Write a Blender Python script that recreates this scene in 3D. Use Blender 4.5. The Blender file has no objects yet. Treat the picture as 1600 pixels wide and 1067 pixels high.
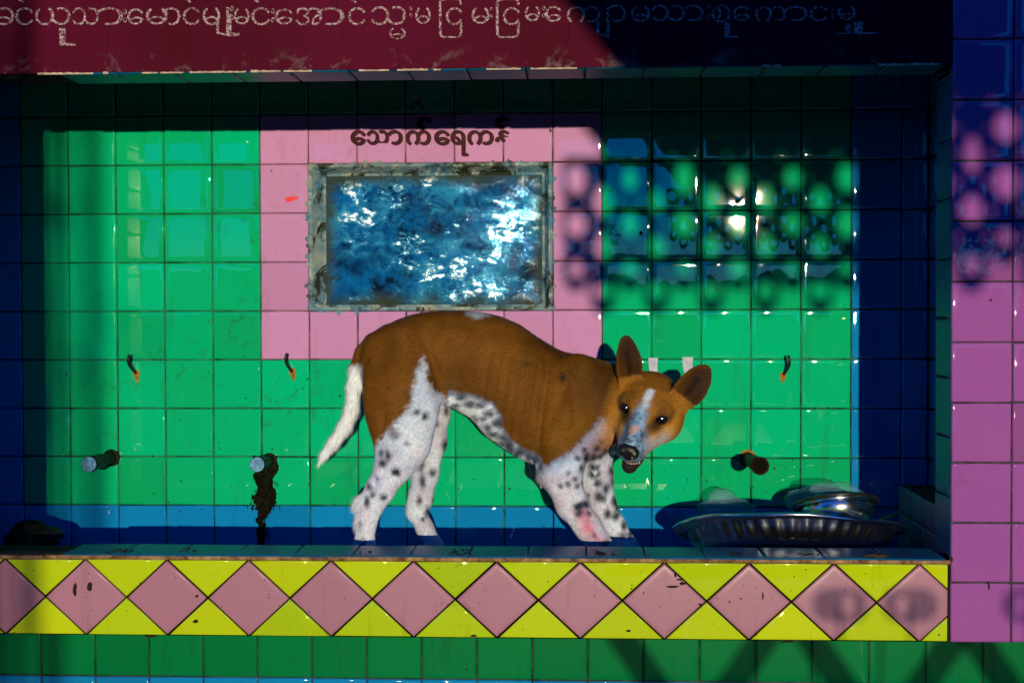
import bpy, bmesh, math, random
import numpy as np
from mathutils import Vector, Matrix
random.seed(7)
rng = np.random.default_rng(7)
sc = bpy.context.scene
col = sc.collection
R = math.radians

# ------------------------------------------------------------------ camera
CAM = np.array([0.0, -2.6331, 1.15])
YAW, PIT, ROL, FPX = 0.0488, -0.0216, -0.0027, 1600 * 50 / 36.0
_c, _s = math.cos(YAW), math.sin(YAW)
_r = np.array([_c, _s, 0]); _f = np.array([-_s, _c, 0]); _u = np.array([0, 0, 1.0])
FW = _f * math.cos(PIT) + _u * math.sin(PIT); _u2 = _u * math.cos(PIT) - _f * math.sin(PIT)
RT = _r * math.cos(ROL) + _u2 * math.sin(ROL); UP = _u2 * math.cos(ROL) - _r * math.sin(ROL)
cd = bpy.data.cameras.new("camera"); cam = bpy.data.objects.new("camera", cd); col.objects.link(cam)
cd.lens = 50; cd.sensor_width = 36; cd.sensor_fit = 'HORIZONTAL'; cd.clip_end = 2000; cd.clip_start = 0.05
M4 = Matrix.Identity(4)
for k in range(3):
    M4[k][0] = RT[k]; M4[k][1] = UP[k]; M4[k][2] = -FW[k]; M4[k][3] = CAM[k]
cam.matrix_world = M4
sc.camera = cam

# ------------------------------------------------------------------ sky, sun, exposure
SUN_AZ, SUN_EL = R(6.4), R(4.0)        # to the right of the view axis behind the camera, low
SUN_DIR = Vector((math.sin(SUN_AZ) * math.cos(SUN_EL), -math.cos(SUN_AZ) * math.cos(SUN_EL), math.sin(SUN_EL)))
w = bpy.data.worlds.new("World"); sc.world = w; w.use_nodes = True
nt = w.node_tree; nt.nodes.clear()
sky = nt.nodes.new('ShaderNodeTexSky'); sky.sky_type = 'NISHITA'; sky.sun_disc = False
sky.sun_elevation = SUN_EL
sky.sun_rotation = math.atan2(SUN_DIR.x, SUN_DIR.y)
sky.air_density = 0.8; sky.dust_density = 0.0; sky.ozone_density = 8.0; sky.altitude = 200
bg = nt.nodes.new('ShaderNodeBackground'); bg.inputs[1].default_value = 0.15
wo = nt.nodes.new('ShaderNodeOutputWorld')
nt.links.new(sky.outputs[0], bg.inputs[0]); nt.links.new(bg.outputs[0], wo.inputs[0])
sd = bpy.data.lights.new("sun", 'SUN'); sd.energy = 2.0; sd.angle = R(0.5); sd.color = (1.0, 0.86, 0.56)
sun = bpy.data.objects.new("sun", sd); col.objects.link(sun)
sun.rotation_euler = SUN_DIR.to_track_quat('Z', 'Y').to_euler(); sun.location = (2, -8, 4)
sc.view_settings.view_transform = 'Standard'; sc.view_settings.look = 'None'
sc.view_settings.exposure = 0.9; sc.view_settings.gamma = 1.0
sc.cycles.use_denoising = True
sc.cycles.caustics_reflective = False; sc.cycles.caustics_refractive = False
sc.cycles.max_bounces = 8; sc.cycles.sample_clamp_indirect = 4.0

# ------------------------------------------------------------------ helpers
def P(px, py, Y):
    """point on the plane y = Y seen at photo pixel (px, py) of the surveyed camera"""
    d = FW + RT * ((px - 800) / FPX) - UP * ((py - 533.5) / FPX)
    t = (Y - CAM[1]) / d[1]
    return CAM + d * t

def mpp(Y):
    return (Y - CAM[1]) / FPX

def tag(o, label=None, cat=None, group=None, kind=None):
    if label: o['label'] = label
    if cat: o['category'] = cat
    if group: o['group'] = group
    if kind: o['kind'] = kind
    return o

def empty(name, loc, label=None, cat=None, group=None):
    o = bpy.data.objects.new(name, None); o.empty_display_size = 0.05
    o.location = loc; col.objects.link(o); tag(o, label, cat, group)
    return o

def link(name, me, mats, parent=None, smooth=False):
    if not isinstance(mats, (list, tuple)): mats = [mats]
    for m in mats: me.materials.append(m)
    o = bpy.data.objects.new(name, me); col.objects.link(o)
    if smooth:
        me.polygons.foreach_set('use_smooth', [True] * len(me.polygons))
    if parent is not None:
        o.parent = parent
        p = parent; off = Vector((0, 0, 0))
        while p is not None:
            off += Vector(p.location); p = p.parent
        o.location = -off            # meshes are written in world coordinates
    return o

class MB:
    """collects shapes into one mesh"""
    def __init__(s): s.v = []; s.f = []; s.m = []; s.tv = []
    def poly(s, vs, fs, mi=0, tv=0.5):
        b = len(s.v); s.v += [tuple(map(float, x)) for x in vs]
        for f in fs: s.f.append([b + i for i in f]); s.m.append(mi); s.tv.append(tv)
    def box(s, lo, hi, mi=0, tv=0.5):
        x0, y0, z0 = lo; x1, y1, z1 = hi
        s.poly([(x0,y0,z0),(x1,y0,z0),(x1,y1,z0),(x0,y1,z0),(x0,y0,z1),(x1,y0,z1),(x1,y1,z1),(x0,y1,z1)],
               [(0,3,2,1),(4,5,6,7),(0,1,5,4),(1,2,6,5),(2,3,7,6),(3,0,4,7)], mi, tv)
    def tube(s, pts, rad, n=10, mi=0, cap=True, tv=0.5):
        pts = [Vector(p) for p in pts]
        if not hasattr(rad, '__len__'): rad = [rad] * len(pts)
        rings = []; up = None
        for i, p in enumerate(pts):
            t = (pts[min(i+1, len(pts)-1)] - pts[max(i-1, 0)]).normalized()
            if up is None:
                up = Vector((0,0,1)) if abs(t.z) < .9 else Vector((1,0,0))
            a = t.cross(up).normalized(); up = a.cross(t).normalized()
            rings.append([p + (a*math.cos(2*math.pi*k/n) + up*math.sin(2*math.pi*k/n))*rad[i] for k in range(n)])
        vs = [v for r in rings for v in r]; fs = []
        for i in range(len(pts)-1):
            for k in range(n):
                fs.append((i*n+k, i*n+(k+1)%n, (i+1)*n+(k+1)%n, (i+1)*n+k))
        if cap:
            fs.append(tuple(range(n))[::-1]); fs.append(tuple((len(pts)-1)*n+k for k in range(n)))
        s.poly(vs, fs, mi, tv)
    def lathe(s, prof, n=48, mi=0, xf=None, wob=None, close=False):
        """prof: list of (r, z) revolved about z, then moved by the matrix xf"""
        vs = []; fs = []
        for i, (r, z) in enumerate(prof):
            for k in range(n):
                a = 2*math.pi*k/n; rr = r; zz = z
                if wob: rr, zz = wob(r, z, a, i)
                p = Vector((rr*math.cos(a), rr*math.sin(a), zz)); vs.append(xf @ p if xf else p)
        for i in range(len(prof)-1):
            for k in range(n):
                fs.append((i*n+k, i*n+(k+1)%n, (i+1)*n+(k+1)%n, (i+1)*n+k))
        if close:
            i = len(prof)-1
            for k in range(n): fs.append((i*n+k, i*n+(k+1)%n, (k+1)%n, k))
        s.poly(vs, fs, mi)
    def tile(s, pts, o, U, V, N, mi=0, gap=.0011, h=.004, tilt=.002):
        """a glazed tile with rounded edges from a convex ccw outline in (u, v)"""
        o, U, V, N = map(lambda a: np.array(a, float), (o, U, V, N))
        pts = np.array(pts, float); cen = pts.mean(0)
        gap = gap*random.uniform(.65, 1.5); tu, tw = random.uniform(-tilt, tilt), random.uniform(-tilt, tilt); dh = random.uniform(-.0003, .0003)
        rings = []
        for ins, hh in ((gap, -.001), (gap + .0006, h*.62), (gap + .0018, h*.93), (gap + .0042, h), (gap + .012, h*1.012)):
            q = inset(pts, ins)
            rings.append([o + U*p[0] + V*p[1] + N*(hh + (dh + (p[0]-cen[0])*tu + (p[1]-cen[1])*tw if hh > 0 else 0)) for p in q])
        n = len(pts); vs = [v for r in rings for v in r]; fs = []
        for i in range(len(rings)-1):
            for k in range(n): fs.append((i*n+k, i*n+(k+1)%n, (i+1)*n+(k+1)%n, (i+1)*n+k))
        fs.append(tuple((len(rings)-1)*n+k for k in range(n)))
        s.poly(vs, fs, mi, random.random())
    def build(s, name, mats, parent=None, smooth=False):
        me = bpy.data.meshes.new(name); me.from_pydata(s.v, [], s.f); me.update()
        me.polygons.foreach_set('material_index', s.m)
        a = me.attributes.new('tv', 'FLOAT', 'FACE'); a.data.foreach_set('value', s.tv)
        return link(name, me, mats, parent, smooth)

def inset(pts, d):
    n = len(pts); L = []
    for i in range(n):
        a, b = pts[i], pts[(i+1) % n]; t = (b-a)/np.linalg.norm(b-a); nn = np.array([-t[1], t[0]])
        L.append((a + nn*d, t))
    out = []
    for i in range(n):
        (p, t), (q, r) = L[i-1], L[i]
        M = np.array([t, -r]).T; k = np.linalg.solve(M, q-p); out.append(p + t*k[0])
    return np.array(out)

def rect(u0, u1, v0, v1): return [(u0,v0),(u1,v0),(u1,v1),(u0,v1)]

# ------------------------------------------------------------------ materials
class NT:
    def __init__(s, name):
        s.m = bpy.data.materials.new(name); s.m.use_nodes = True; s.t = s.m.node_tree
        s.b = s.t.nodes['Principled BSDF']
        s.co = s.t.nodes.new('ShaderNodeTexCoord').outputs['Object']
    def n(s, ty, **kw):
        x = s.t.nodes.new(ty)
        for k, v in kw.items(): setattr(x, k, v)
        return x
    def L(s, a, b): s.t.links.new(a, b)
    def set(s, **kw):
        for k, v in kw.items():
            i = s.b.inputs[k.replace('_', ' ')]
            if hasattr(v, 'is_output'): s.L(v, i)
            else: i.default_value = v
        return s
    def map(s, sca=(1,1,1), rot=(0,0,0), loc=(0,0,0), src=None):
        x = s.n('ShaderNodeMapping'); x.inputs['Scale'].default_value = sca; x.inputs['Rotation'].default_value = rot
        x.inputs['Location'].default_value = loc; s.L(src or s.co, x.inputs[0]); return x.outputs[0]
    def noise(s, scale, detail=4, rough=.55, dist=0, src=None, out='Fac'):
        x = s.n('ShaderNodeTexNoise'); x.inputs['Scale'].default_value = scale; x.inputs['Detail'].default_value = detail
        x.inputs['Roughness'].default_value = rough; x.inputs['Distortion'].default_value = dist
        s.L(src or s.co, x.inputs['Vector']); return x.outputs[out]
    def ramp(s, fac, stops, interp='LINEAR'):
        x = s.n('ShaderNodeValToRGB'); e = x.color_ramp; e.interpolation = interp
        while len(e.elements) < len(stops): e.elements.new(.5)
        for el, (p, c) in zip(e.elements, stops):
            el.position = p; el.color = (c, c, c, 1) if not hasattr(c, '__len__') else tuple(c) + (1,)
        s.L(fac, x.inputs[0]); return x.outputs[0]
    def mix(s, fac, a, b, mode='MIX'):
        x = s.n('ShaderNodeMix', data_type='RGBA', blend_type=mode)
        for sock, v in ((x.inputs[0], fac), (x.inputs[6], a), (x.inputs[7], b)):
            if hasattr(v, 'is_output'): s.L(v, sock)
            else: sock.default_value = v if not hasattr(v, '__len__') else (tuple(v) + (1,) if len(v) == 3 else v)
        return x.outputs[2]
    def math(s, op, a, b=0.0, clamp=False):
        x = s.n('ShaderNodeMath', operation=op, use_clamp=clamp)
        for sock, v in ((x.inputs[0], a), (x.inputs[1], b)):
            if hasattr(v, 'is_output'): s.L(v, sock)
            else: sock.default_value = v
        return x.outputs[0]
    def attr(s, name, out='Fac'):
        x = s.n('ShaderNodeAttribute'); x.attribute_name = name; return x.outputs[out]
    def sep(s, src=None):
        x = s.n('ShaderNodeSeparateXYZ'); s.L(src or s.co, x.inputs[0]); return x.outputs
    def bump(s, h, strength=.3, dist=.002, nrm=None):
        x = s.n('ShaderNodeBump'); x.inputs['Strength'].default_value = strength; x.inputs['Distance'].default_value = dist
        s.L(h, x.inputs['Height'])
        if nrm is not None: s.L(nrm, x.inputs['Normal'])
        s.L(x.outputs[0], s.b.inputs['Normal']); return x.outputs[0]

def glaze(name, c, c2, dirt=(.02,.03,.015), amount=1.0, rough=.013, ior=1.9):
    t = NT(name)
    base = t.mix(t.math('MULTIPLY', t.attr('tv'), .8), c, c2)
    base = t.mix(t.math('MULTIPLY', t.noise(5, 3), .25), base, c2)
    base = t.mix(t.ramp(t.attr('tv'), [(.0, .0), (.35, .22), (.42, .0), (.8, .0), (1, .3)]), base, t.mix(1.0, base, (.62, .66, .60), 'MULTIPLY'))
    lime = t.math('MULTIPLY', t.ramp(t.noise(30, 6, .7, .3, t.map((1, 1, .22))), [(.60, 0), (.70, 1)]), t.ramp(t.noise(4.3, 3, .5, 0, t.map((1, 1, .7), (0, 0, 0), (3, 1, 2))), [(.52, 0), (.66, 1)]))
    base = t.mix(t.math('MULTIPLY', lime, .10*amount), base, (.30, .42, .44))
    # crazing, scuffs, specks and grime of the glaze
    scuff = t.ramp(t.noise(34, 8, .7, .4), [(.56, 0), (.72, 1)])
    big = t.ramp(t.noise(3.1, 3), [(.45, 0), (.68, 1)])
    base = t.mix(t.math('MULTIPLY', t.math('MULTIPLY', scuff, big), .55*amount), base, dirt)
    run = t.ramp(t.noise(26, 5, .65, 0, t.map((1, 1, .13))), [(.58, 0), (.78, 1)])
    base = t.mix(t.math('MULTIPLY', run, .35*amount), base, dirt)
    sp = t.n('ShaderNodeTexVoronoi', feature='F1'); sp.inputs['Scale'].default_value = 17; t.L(t.co, sp.inputs['Vector'])
    spk = t.math('MULTIPLY', t.ramp(sp.outputs['Distance'], [(.03, 1), (.055, 0)]), t.ramp(t.noise(7, 2), [(.5, 0), (.56, 1)]))
    base = t.mix(t.math('MULTIPLY', spk, .85), base, (.012, .012, .01))
    t.set(Base_Color=base, IOR=ior, Roughness=t.math('ADD', t.math('MULTIPLY', t.math('MULTIPLY', scuff, big), .012), rough))
    t.bump(t.noise(9, 2, .5), .045, .004)
    return t.m

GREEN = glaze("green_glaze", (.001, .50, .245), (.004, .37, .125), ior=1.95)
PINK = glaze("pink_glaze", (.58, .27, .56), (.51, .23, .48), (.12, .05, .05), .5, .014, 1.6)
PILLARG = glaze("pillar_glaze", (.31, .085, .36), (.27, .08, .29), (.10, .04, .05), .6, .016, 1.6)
SHADEDG = glaze("shaded_green_glaze", (.001, .17, .05), (.001, .135, .04), (.01, .015, .008), 1.2, .12, 1.5)  # same green tile, the lower wall's shade put into a darker base
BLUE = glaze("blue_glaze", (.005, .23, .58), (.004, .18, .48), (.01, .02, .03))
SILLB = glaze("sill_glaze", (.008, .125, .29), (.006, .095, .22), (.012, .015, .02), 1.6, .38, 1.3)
YELL = glaze("yellow_glaze", (.50, .60, .004), (.36, .53, .006), (.14, .11, .0), 1.3)
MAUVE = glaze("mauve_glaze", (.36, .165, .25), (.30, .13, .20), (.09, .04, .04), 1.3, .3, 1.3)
def plainmat(name, c, rough=.8, c2=None, sc_=20, bump=.3, metal=0, **kw):
    t = NT(name); c2 = c2 or tuple(x*.6 for x in c)
    nz = t.noise(sc_, 6, .65)
    t.set(Base_Color=t.mix(t.ramp(nz, [(.35, 0), (.65, 1)]), c, c2), Roughness=rough, Metallic=metal, **kw)
    t.b.inputs['Specular IOR Level'].default_value = .5 if metal or 'IOR' in kw else .08
    t.bump(nz, bump, .002); return t.m
GROUT = plainmat("grout", (.05, .06, .05), .9, (.012, .014, .012), 30)
t = NT("stained_grout"); gx_, gy_, gz_ = t.sep()
def band_(v, lo, hi): return t.math('MULTIPLY', t.math('GREATER_THAN', v, lo), t.math('LESS_THAN', v, hi))
pz_ = t.math('MULTIPLY', band_(gx_, -1.2735 + .55, -1.2735 + 1.32), band_(gz_, .8209 + .22, .8209 + .77))
nz_ = t.noise(15, 6, .7)
t.set(Base_Color=t.mix(t.ramp(nz_, [(.42, 0), (.60, 1)]), t.mix(pz_, (.02, .15, .09), (.28, .15, .19)), t.mix(pz_, (.008, .022, .012), (.06, .045, .04))), Roughness=.9, Specular_IOR_Level=.05)
t.bump(nz_, .4, .002); GROUTG = t.m
BISQUE = plainmat("bisque", (.42, .25, .12), .85, (.10, .05, .03), 60)
CONC = plainmat("concrete", (.26, .25, .23), .9, (.17, .16, .15), 6)
DARKW = plainmat("old_timber", (.10, .065, .045), .8, (.05, .03, .02), 9)
GROUND = plainmat("courtyard_ground", (.22, .20, .17), .9, (.15, .13, .11), 2)
RUST = plainmat("rust", (.20, .085, .02), .95, (.35, .18, .04), 120)
IRON = plainmat("dark_iron", (.012, .008, .007), .5, (.03, .015, .01), 150, metal=.4)

# ------------------------------------------------------------------ the niche
T = .11
YB, BX, BZ = .5488, -1.2735, .8209           # back wall tile face and grid origin
JX, LZ, SZ, BOT = .6741, 1.5948, .6944, .5402  # right jamb, lintel underside, sill top, band bottom
LX = -1.17                                   # left jamb
DJ = .115                                     # depth of the opening's reveal
FLOOR = .60
IX0, IX1 = -1.36, .765                  # inner side walls
station = empty("drinking_water_niche", (0, 0, 0), "green tiled drinking water niche in the wall with lettered lintel and diamond band", "niche")

b = MB(); H = .0045
ci0, ci1 = -1, 19
for i in range(ci0, ci1):
    for j in range(-2, 8):
        if 6 <= i <= 10 and 3 <= j <= 5: continue
        mi = 0
        if i < 0 or i >= 17 or j < -1: mi = 2
        elif 5 <= i <= 11 and 2 <= j <= 6: mi = 1
        x0 = BX + i*T; x1 = min(x0 + T, IX1); x0 = max(x0, IX0)
        z0 = BZ + j*T
        if x1 - x0 < .03: continue
        b.tile(rect(x0, x1, z0, z0 + T), (0, YB + H, 0), (1,0,0), (0,0,1), (0,-1,0), mi, h=H)
ys = YB + H
wx0, wx1, wz0, wz1 = BX + 6*T, BX + 11*T, BZ + 3*T, BZ + 6*T
for lo, hi in (((IX0-.1, ys, .40), (wx0, ys+.12, 1.75)), ((wx1, ys, .40), (IX1+.1, ys+.12, 1.75)),
               ((wx0, ys, .40), (wx1, ys+.12, wz0)), ((wx0, ys, wz1), (wx1, ys+.12, 1.75))):
    b.box(lo, hi, 3)
b.build("back_wall", [GREEN, PINK, BLUE, GROUTG], station, True)

# inner side walls, floor and ceiling behind the opening
for sgn, x in ((1, IX1), (-1, IX0)):
    b = MB()
    for j in range(-2, 8):
        for k in range(4):
            y0 = YB - (k+1)*T; y1 = min(y0 + T, YB - .003); y0 = max(y0, DJ + .003)
            z0 = BZ + j*T
            if sgn > 0: b.tile(rect(-y1, -y0, z0, z0+T), (x + H, 0, 0), (0,-1,0), (0,0,1), (-1,0,0), 0, h=H)
            else: b.tile(rect(y0, y1, z0, z0+T), (x - H, 0, 0), (0,1,0), (0,0,1), (1,0,0), 0, h=H)
    b.box((x + H if sgn > 0 else x - H - .1, DJ, FLOOR - .05), (x + H + .1 if sgn > 0 else x - H, ys, 1.75), 1)
    b.build("side_wall", [BLUE, GROUT], station, True)
b = MB()
for i in range(ci0, ci1):
    for k in range(4):
        x0 = max(BX + i*T, IX0 + .003); x1 = min(BX + (i+1)*T, IX1 - .003)
        y0 = max(YB - (k+1)*T, DJ + .002); y1 = min(YB - k*T, YB - .002)
        if x1 - x0 < .03: continue
        b.tile(rect(x0, x1, y0, y1), (0, 0, FLOOR - H), (1,0,0), (0,1,0), (0,0,1), 0, h=H)
b.box((IX0, .02, FLOOR - .06), (IX1, YB, FLOOR - H), 1)
b.build("basin_floor", [BLUE, GROUT], station, True)
b = MB(); b.box((IX0 - .02, DJ, 1.68), (IX1 + .02, YB + .002, 1.74)); b.build("niche_ceiling", [CONC], station)

# reveal: jambs, soffit and sill
b = MB()
zj = [P(1486, y, 0)[2] for y in (214,)][0]
ks = [zj + k*T for k in range(-9, 4)]
for sgn, x in ((1, JX), (-1, LX)):
    b = MB()
    zz = [SZ + .001] + [z for z in ks if SZ + .02 < z < LZ - .01] + [LZ - .001]
    for z0, z1 in zip(zz, zz[1:]):
        if sgn > 0: b.tile(rect(-DJ, 0, z0, z1), (x + H, 0, 0), (0,-1,0), (0,0,1), (-1,0,0), 0, h=H)
        else: b.tile(rect(0, DJ, z0, z1), (x - H, 0, 0), (0,1,0), (0,0,1), (1,0,0), 0, h=H)
    if sgn > 0: b.box((JX + H, .004, SZ), (IX1 + .1, DJ, 1.68), 1)
    else: b.box((LX - H - .4, .004, SZ), (LX - H, DJ, 1.68), 1)
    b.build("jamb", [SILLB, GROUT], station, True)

b = MB()
xs = [JX - .006 - k*T for k in range(0, 16)]
for x0, x1 in zip(xs[1:], xs):
    b.tile(rect(-x1, -max(x0, LX + .002), .002, DJ), (0, 0, LZ + H), (-1,0,0), (0,1,0), (0,0,-1), 0, h=H)
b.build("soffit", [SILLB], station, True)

b = MB()
for x0, x1 in zip(xs[1:], xs):
    b.tile(rect(max(x0, LX + .002), x1, -.006, DJ), (0, 0, SZ - H), (1,0,0), (0,1,0), (0,0,1), 0, h=H, gap=.001, tilt=.009)
b.box((LX - .3, .004, FLOOR - .06), (JX, DJ, SZ - H), 1)
# unglazed, chipped front edge of the sill tiles
x = LX
while x < JX - .002:
    L = random.uniform(.02, .11); x1 = min(x + L, JX - .001)
    b.box((x + .0006, -.0085 + random.uniform(0, .0022), SZ - .0095), (x1, -.0055, SZ - .0032 + random.uniform(0, .0012)), 2)
    x = x1
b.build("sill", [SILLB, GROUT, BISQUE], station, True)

# diamond band below the sill
b = MB(); DS = T * math.sqrt(2); zt = SZ - .0105; zb = BOT; hz = zt - zb; zc = (zt + zb)/2
xr = P(1482, 940, 0)[0]; xc = P(1437, 940, 0)[0]
def clip(poly, xmax):
    out = []
    for i in range(len(poly)):
        a, c = poly[i], poly[(i+1) % len(poly)]
        if a[0] <= xmax: out.append(a)
        if (a[0] - xmax)*(c[0] - xmax) < 0:
            k = (xmax - a[0])/(c[0] - a[0]); out.append((xmax, a[1] + k*(c[1]-a[1])))
    return out
for k in range(-1, 14):
    x = xc - k*DS
    for poly, mi in (([(x-DS/2, zc), (x, zb), (x+DS/2, zc), (x, zt)], 0),
                     ([(x, zb), (x+DS, zb), (x+DS/2, zc)], 1), ([(x, zt), (x+DS/2, zc), (x+DS, zt)], 1)):
        q = clip(poly, xr)
        if len(q) < 3 or max(p[0] for p in q) - min(p[0] for p in q) < .02: continue
        q = [p for i, p in enumerate(q) if math.hypot(p[0]-q[i-1][0], p[1]-q[i-1][1]) > 1e-4]
        b.tile(q, (0, H, 0), (1,0,0), (0,0,1), (0,-1,0), mi, h=H, gap=.0011, tilt=.001)
b.box((-2.6, H - .0005, BOT + .002), (xr + .001, .16, FLOOR - .06), 2)
b.box((-2.6, H - .0005, FLOOR - .06), (xr + .001, .004, zt), 2)
b.build("diamond_band", [MAUVE, YELL, GROUT], station, True)

# wall below, set back
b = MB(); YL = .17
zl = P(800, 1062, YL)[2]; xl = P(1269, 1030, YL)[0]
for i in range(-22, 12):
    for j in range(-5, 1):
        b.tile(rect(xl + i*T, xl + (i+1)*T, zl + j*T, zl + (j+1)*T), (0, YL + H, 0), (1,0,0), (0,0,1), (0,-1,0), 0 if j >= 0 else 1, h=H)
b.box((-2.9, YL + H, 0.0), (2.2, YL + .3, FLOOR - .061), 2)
b.build("base_wall", [SHADEDG, BLUE, GROUT], station, True)

# lintel
t = NT("lintel_paint")
z = t.sep()[2]
nz = t.noise(14, 7, .7, .3)
base = t.mix(t.ramp(t.noise(2.2, 4), [(.3, 0), (.7, 1)]), (.105, .005, .028), (.055, .004, .012))
base = t.mix(t.math('MULTIPLY', t.ramp(t.noise(60, 6, .7), [(.5, 0), (.7, 1)]), .35), base, (.03, .006, .008))
low = t.math('MULTIPLY', t.ramp(t.math('SUBTRACT', z, LZ), [(.0, 1), (.045, 0)]), t.ramp(nz, [(.54, 0), (.62, 1)]))
base = t.mix(t.math('MULTIPLY', low, .55), base, (.22, .16, .16))
vor = t.n('ShaderNodeTexVoronoi', feature='DISTANCE_TO_EDGE'); vor.inputs['Scale'].default_value = 4.2
t.L(t.map((1, 1, .22), src=t.n('ShaderNodeTexCoord').outputs['Object']), vor.inputs['Vector'])
crack = t.ramp(vor.outputs['Distance'], [(.0, 1), (.006, 0)])
base = t.mix(t.math('MULTIPLY', crack, t.math('MULTIPLY', t.ramp(t.noise(5, 3), [(.45, 0), (.6, 1)]), .7)), base, (.01, .004, .005))
t.set(Base_Color=base, Roughness=.6, Specular_IOR_Level=.015); t.bump(t.noise(40, 6, .6), .12, .002)
LINT = t.m
CREAM = plainmat("old_plaster", (.55, .45, .34), .9, (.30, .20, .16), 90)
b = MB()
nseg = 120
xa, xb_ = -1.9, JX
prev = None
vs = []; fs = []
for k in range(nseg + 1):
    x = xa + (xb_ - xa)*k/nseg
    dz = .0018*math.sin(x*9) + random.uniform(-.0005, .0005)
    vs += [(x, 0, LZ + .002 + abs(dz)), (x, 0, 2.02), (x, DJ, LZ + .002 + abs(dz)), (x, DJ, 2.02)]
for k in range(nseg):
    a = 4*k; c = a + 4
    fs += [(a, c, c+1, a+1), (a+2, a+3, c+3, c+2), (a, a+2, c+2, c), (a+1, c+1, c+3, a+3)]
fs += [(0, 1, 3, 2), (4*nseg, 4*nseg+2, 4*nseg+3, 4*nseg+1)]
b.poly(vs, fs, 0)
lint = b.build("lintel", [LINT], station)
# cream flakes left along the lintel's lower edge
b = MB(); x = LX
while x < JX - .05:
    L = random.choice([.012, .03, .05, .09]) * random.uniform(.6, 1.3)
    prob = .85 if x < -.55 else .5 if x < 0 else .16
    if random.random() < prob:
        n = max(3, int(L/.006)); hh = random.uniform(.001, .0028)
        top = [(x + L*i/n, LZ + .0015 + hh*random.uniform(.25, 1.2)) for i in range(n+1)]
        bot = [(x, LZ - .0005), (x + L, LZ - .0005)]
        pl = bot + top[::-1]
        b.poly([(p[0], -.0016, p[1]) for p in pl] + [(p[0], .0005, p[1]) for p in pl],
               [tuple(range(len(pl)))] + [(i, i + len(pl), (i+1) % len(pl) + len(pl), (i+1) % len(pl)) for i in range(len(pl))])
    x += L + random.uniform(0, .02)
tag(b.build('chipped_edge', [CREAM], station), kind='stuff')

# pillar to the right
pillar = empty("tiled_pillar", (JX + .2, 0, BOT), "pink tiled pillar to the right of the niche opening", "pillar")
b = MB()
for i in range(0, 5):
    for j in range(0, 14):
        b.tile(rect(JX + i*T, JX + (i+1)*T, BOT + j*T, BOT + (j+1)*T), (0, H - .003, 0), (1,0,0), (0,0,1), (0,-1,0), 0, h=H, tilt=.005)
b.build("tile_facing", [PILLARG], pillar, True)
b = MB(); b.box((JX + .001, H - .003, BOT + .001), (JX + .549, .0035, BOT + 14*T)); b.box((IX1 + .11, .0035, BOT + .001), (JX + .549, .16, BOT + 14*T))
b.build("pillar_core", [GROUT], pillar)

# low pink block in the right corner of the basin
b = MB(); bx = IX1 - .075; by0, by1, bz = .13, .50, P(1415, 757, .5)[2]
blk = empty("corner_block", (bx, .3, FLOOR), "low pink tiled block in the dark right corner of the basin", "tiled block")
for k in range(4):
    y0 = by1 - (k+1)*T; y1 = by1 - k*T; y0 = max(y0, by0)
    if y1 - y0 < .02: continue
    b.tile(rect(-y1, -y0, FLOOR + .001, FLOOR + .11), (bx + H, 0, 0), (0,-1,0), (0,0,1), (-1,0,0), 0, h=H)
    b.tile(rect(-y1, -y0, FLOOR + .11, bz), (bx + H, 0, 0), (0,-1,0), (0,0,1), (-1,0,0), 0, h=H)
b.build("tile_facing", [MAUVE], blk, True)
b = MB(); b.box((bx + H, by0, FLOOR + .001), (IX1 - .002, by1, bz - .001)); b.build("block_core", [GROUT], blk)

# ------------------------------------------------------------------ the window in the back wall
win = empty("tank_window", ((wx0+wx1)/2, YB, wz0), "blue grimy glass window with painted reflections in a peeling painted frame behind the dog", "window")
t = NT("peeling_frame_paint")
n1 = t.noise(17, 8, .75, .9); n2 = t.noise(6, 6, .7, .5)
fx, fy, fz = t.sep()
lowr = t.math('MULTIPLY', t.math('ADD', t.ramp(fz, [(1.165, 1), (1.19, 0)]), t.ramp(fx, [(-.095, 0), (-.08, 1)]), True), 1.0)  # blue skylight on the bottom and right sides painted into the frame colour
base = t.mix(t.ramp(n2, [(.40, 0), (.60, 1)]), (.38, .36, .22), (.14, .27, .33))
base = t.mix(t.math('MULTIPLY', lowr, t.ramp(t.noise(18, 5, .6), [(.3, 1), (.62, .25)])), base, (.02, .13, .26))
base = t.mix(t.math('MULTIPLY', t.ramp(t.noise(38, 6, .75, .4), [(.53, 0), (.62, 1)]), .7), base, (.45, .47, .40))
base = t.mix(t.ramp(n1, [(.50, 0), (.58, 1)]), base, (.020, .026, .016))
t.set(Base_Color=base, Roughness=.5, Specular_IOR_Level=.12); t.bump(n1, .8, .003)
FRAME = t.m
b = MB(); ins = .032
def ring(x0, x1, z0, z1, y): return [(x0, y, z0), (x1, y, z0), (x1, y, z1), (x0, y, z1)]
def wav(pts): return pts
px0, pz0 = P(507, 478, YB)[0], P(507, 478, YB)[2]; px1, pz1 = P(848, 271, YB)[0], P(848, 271, YB)[2]
r0 = ring(wx0 - .002, wx1 + .002, wz0 - .002, wz1 + .002, YB + .004)
r1 = ring(wx0 + .001, wx1 - .001, wz0 + .001, wz1 - .001, YB - .006)
r1b = ring(wx0 + .009, wx1 - .009, wz0 + .008, wz1 - .008, YB - .006)
r2 = ring(px0 - .004, px1 + .004, pz0 - .004, pz1 + .004, YB + .014)
r3 = ring(px0 + .002, px1 - .002, pz0 + .002, pz1 - .002, YB + .016)
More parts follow.
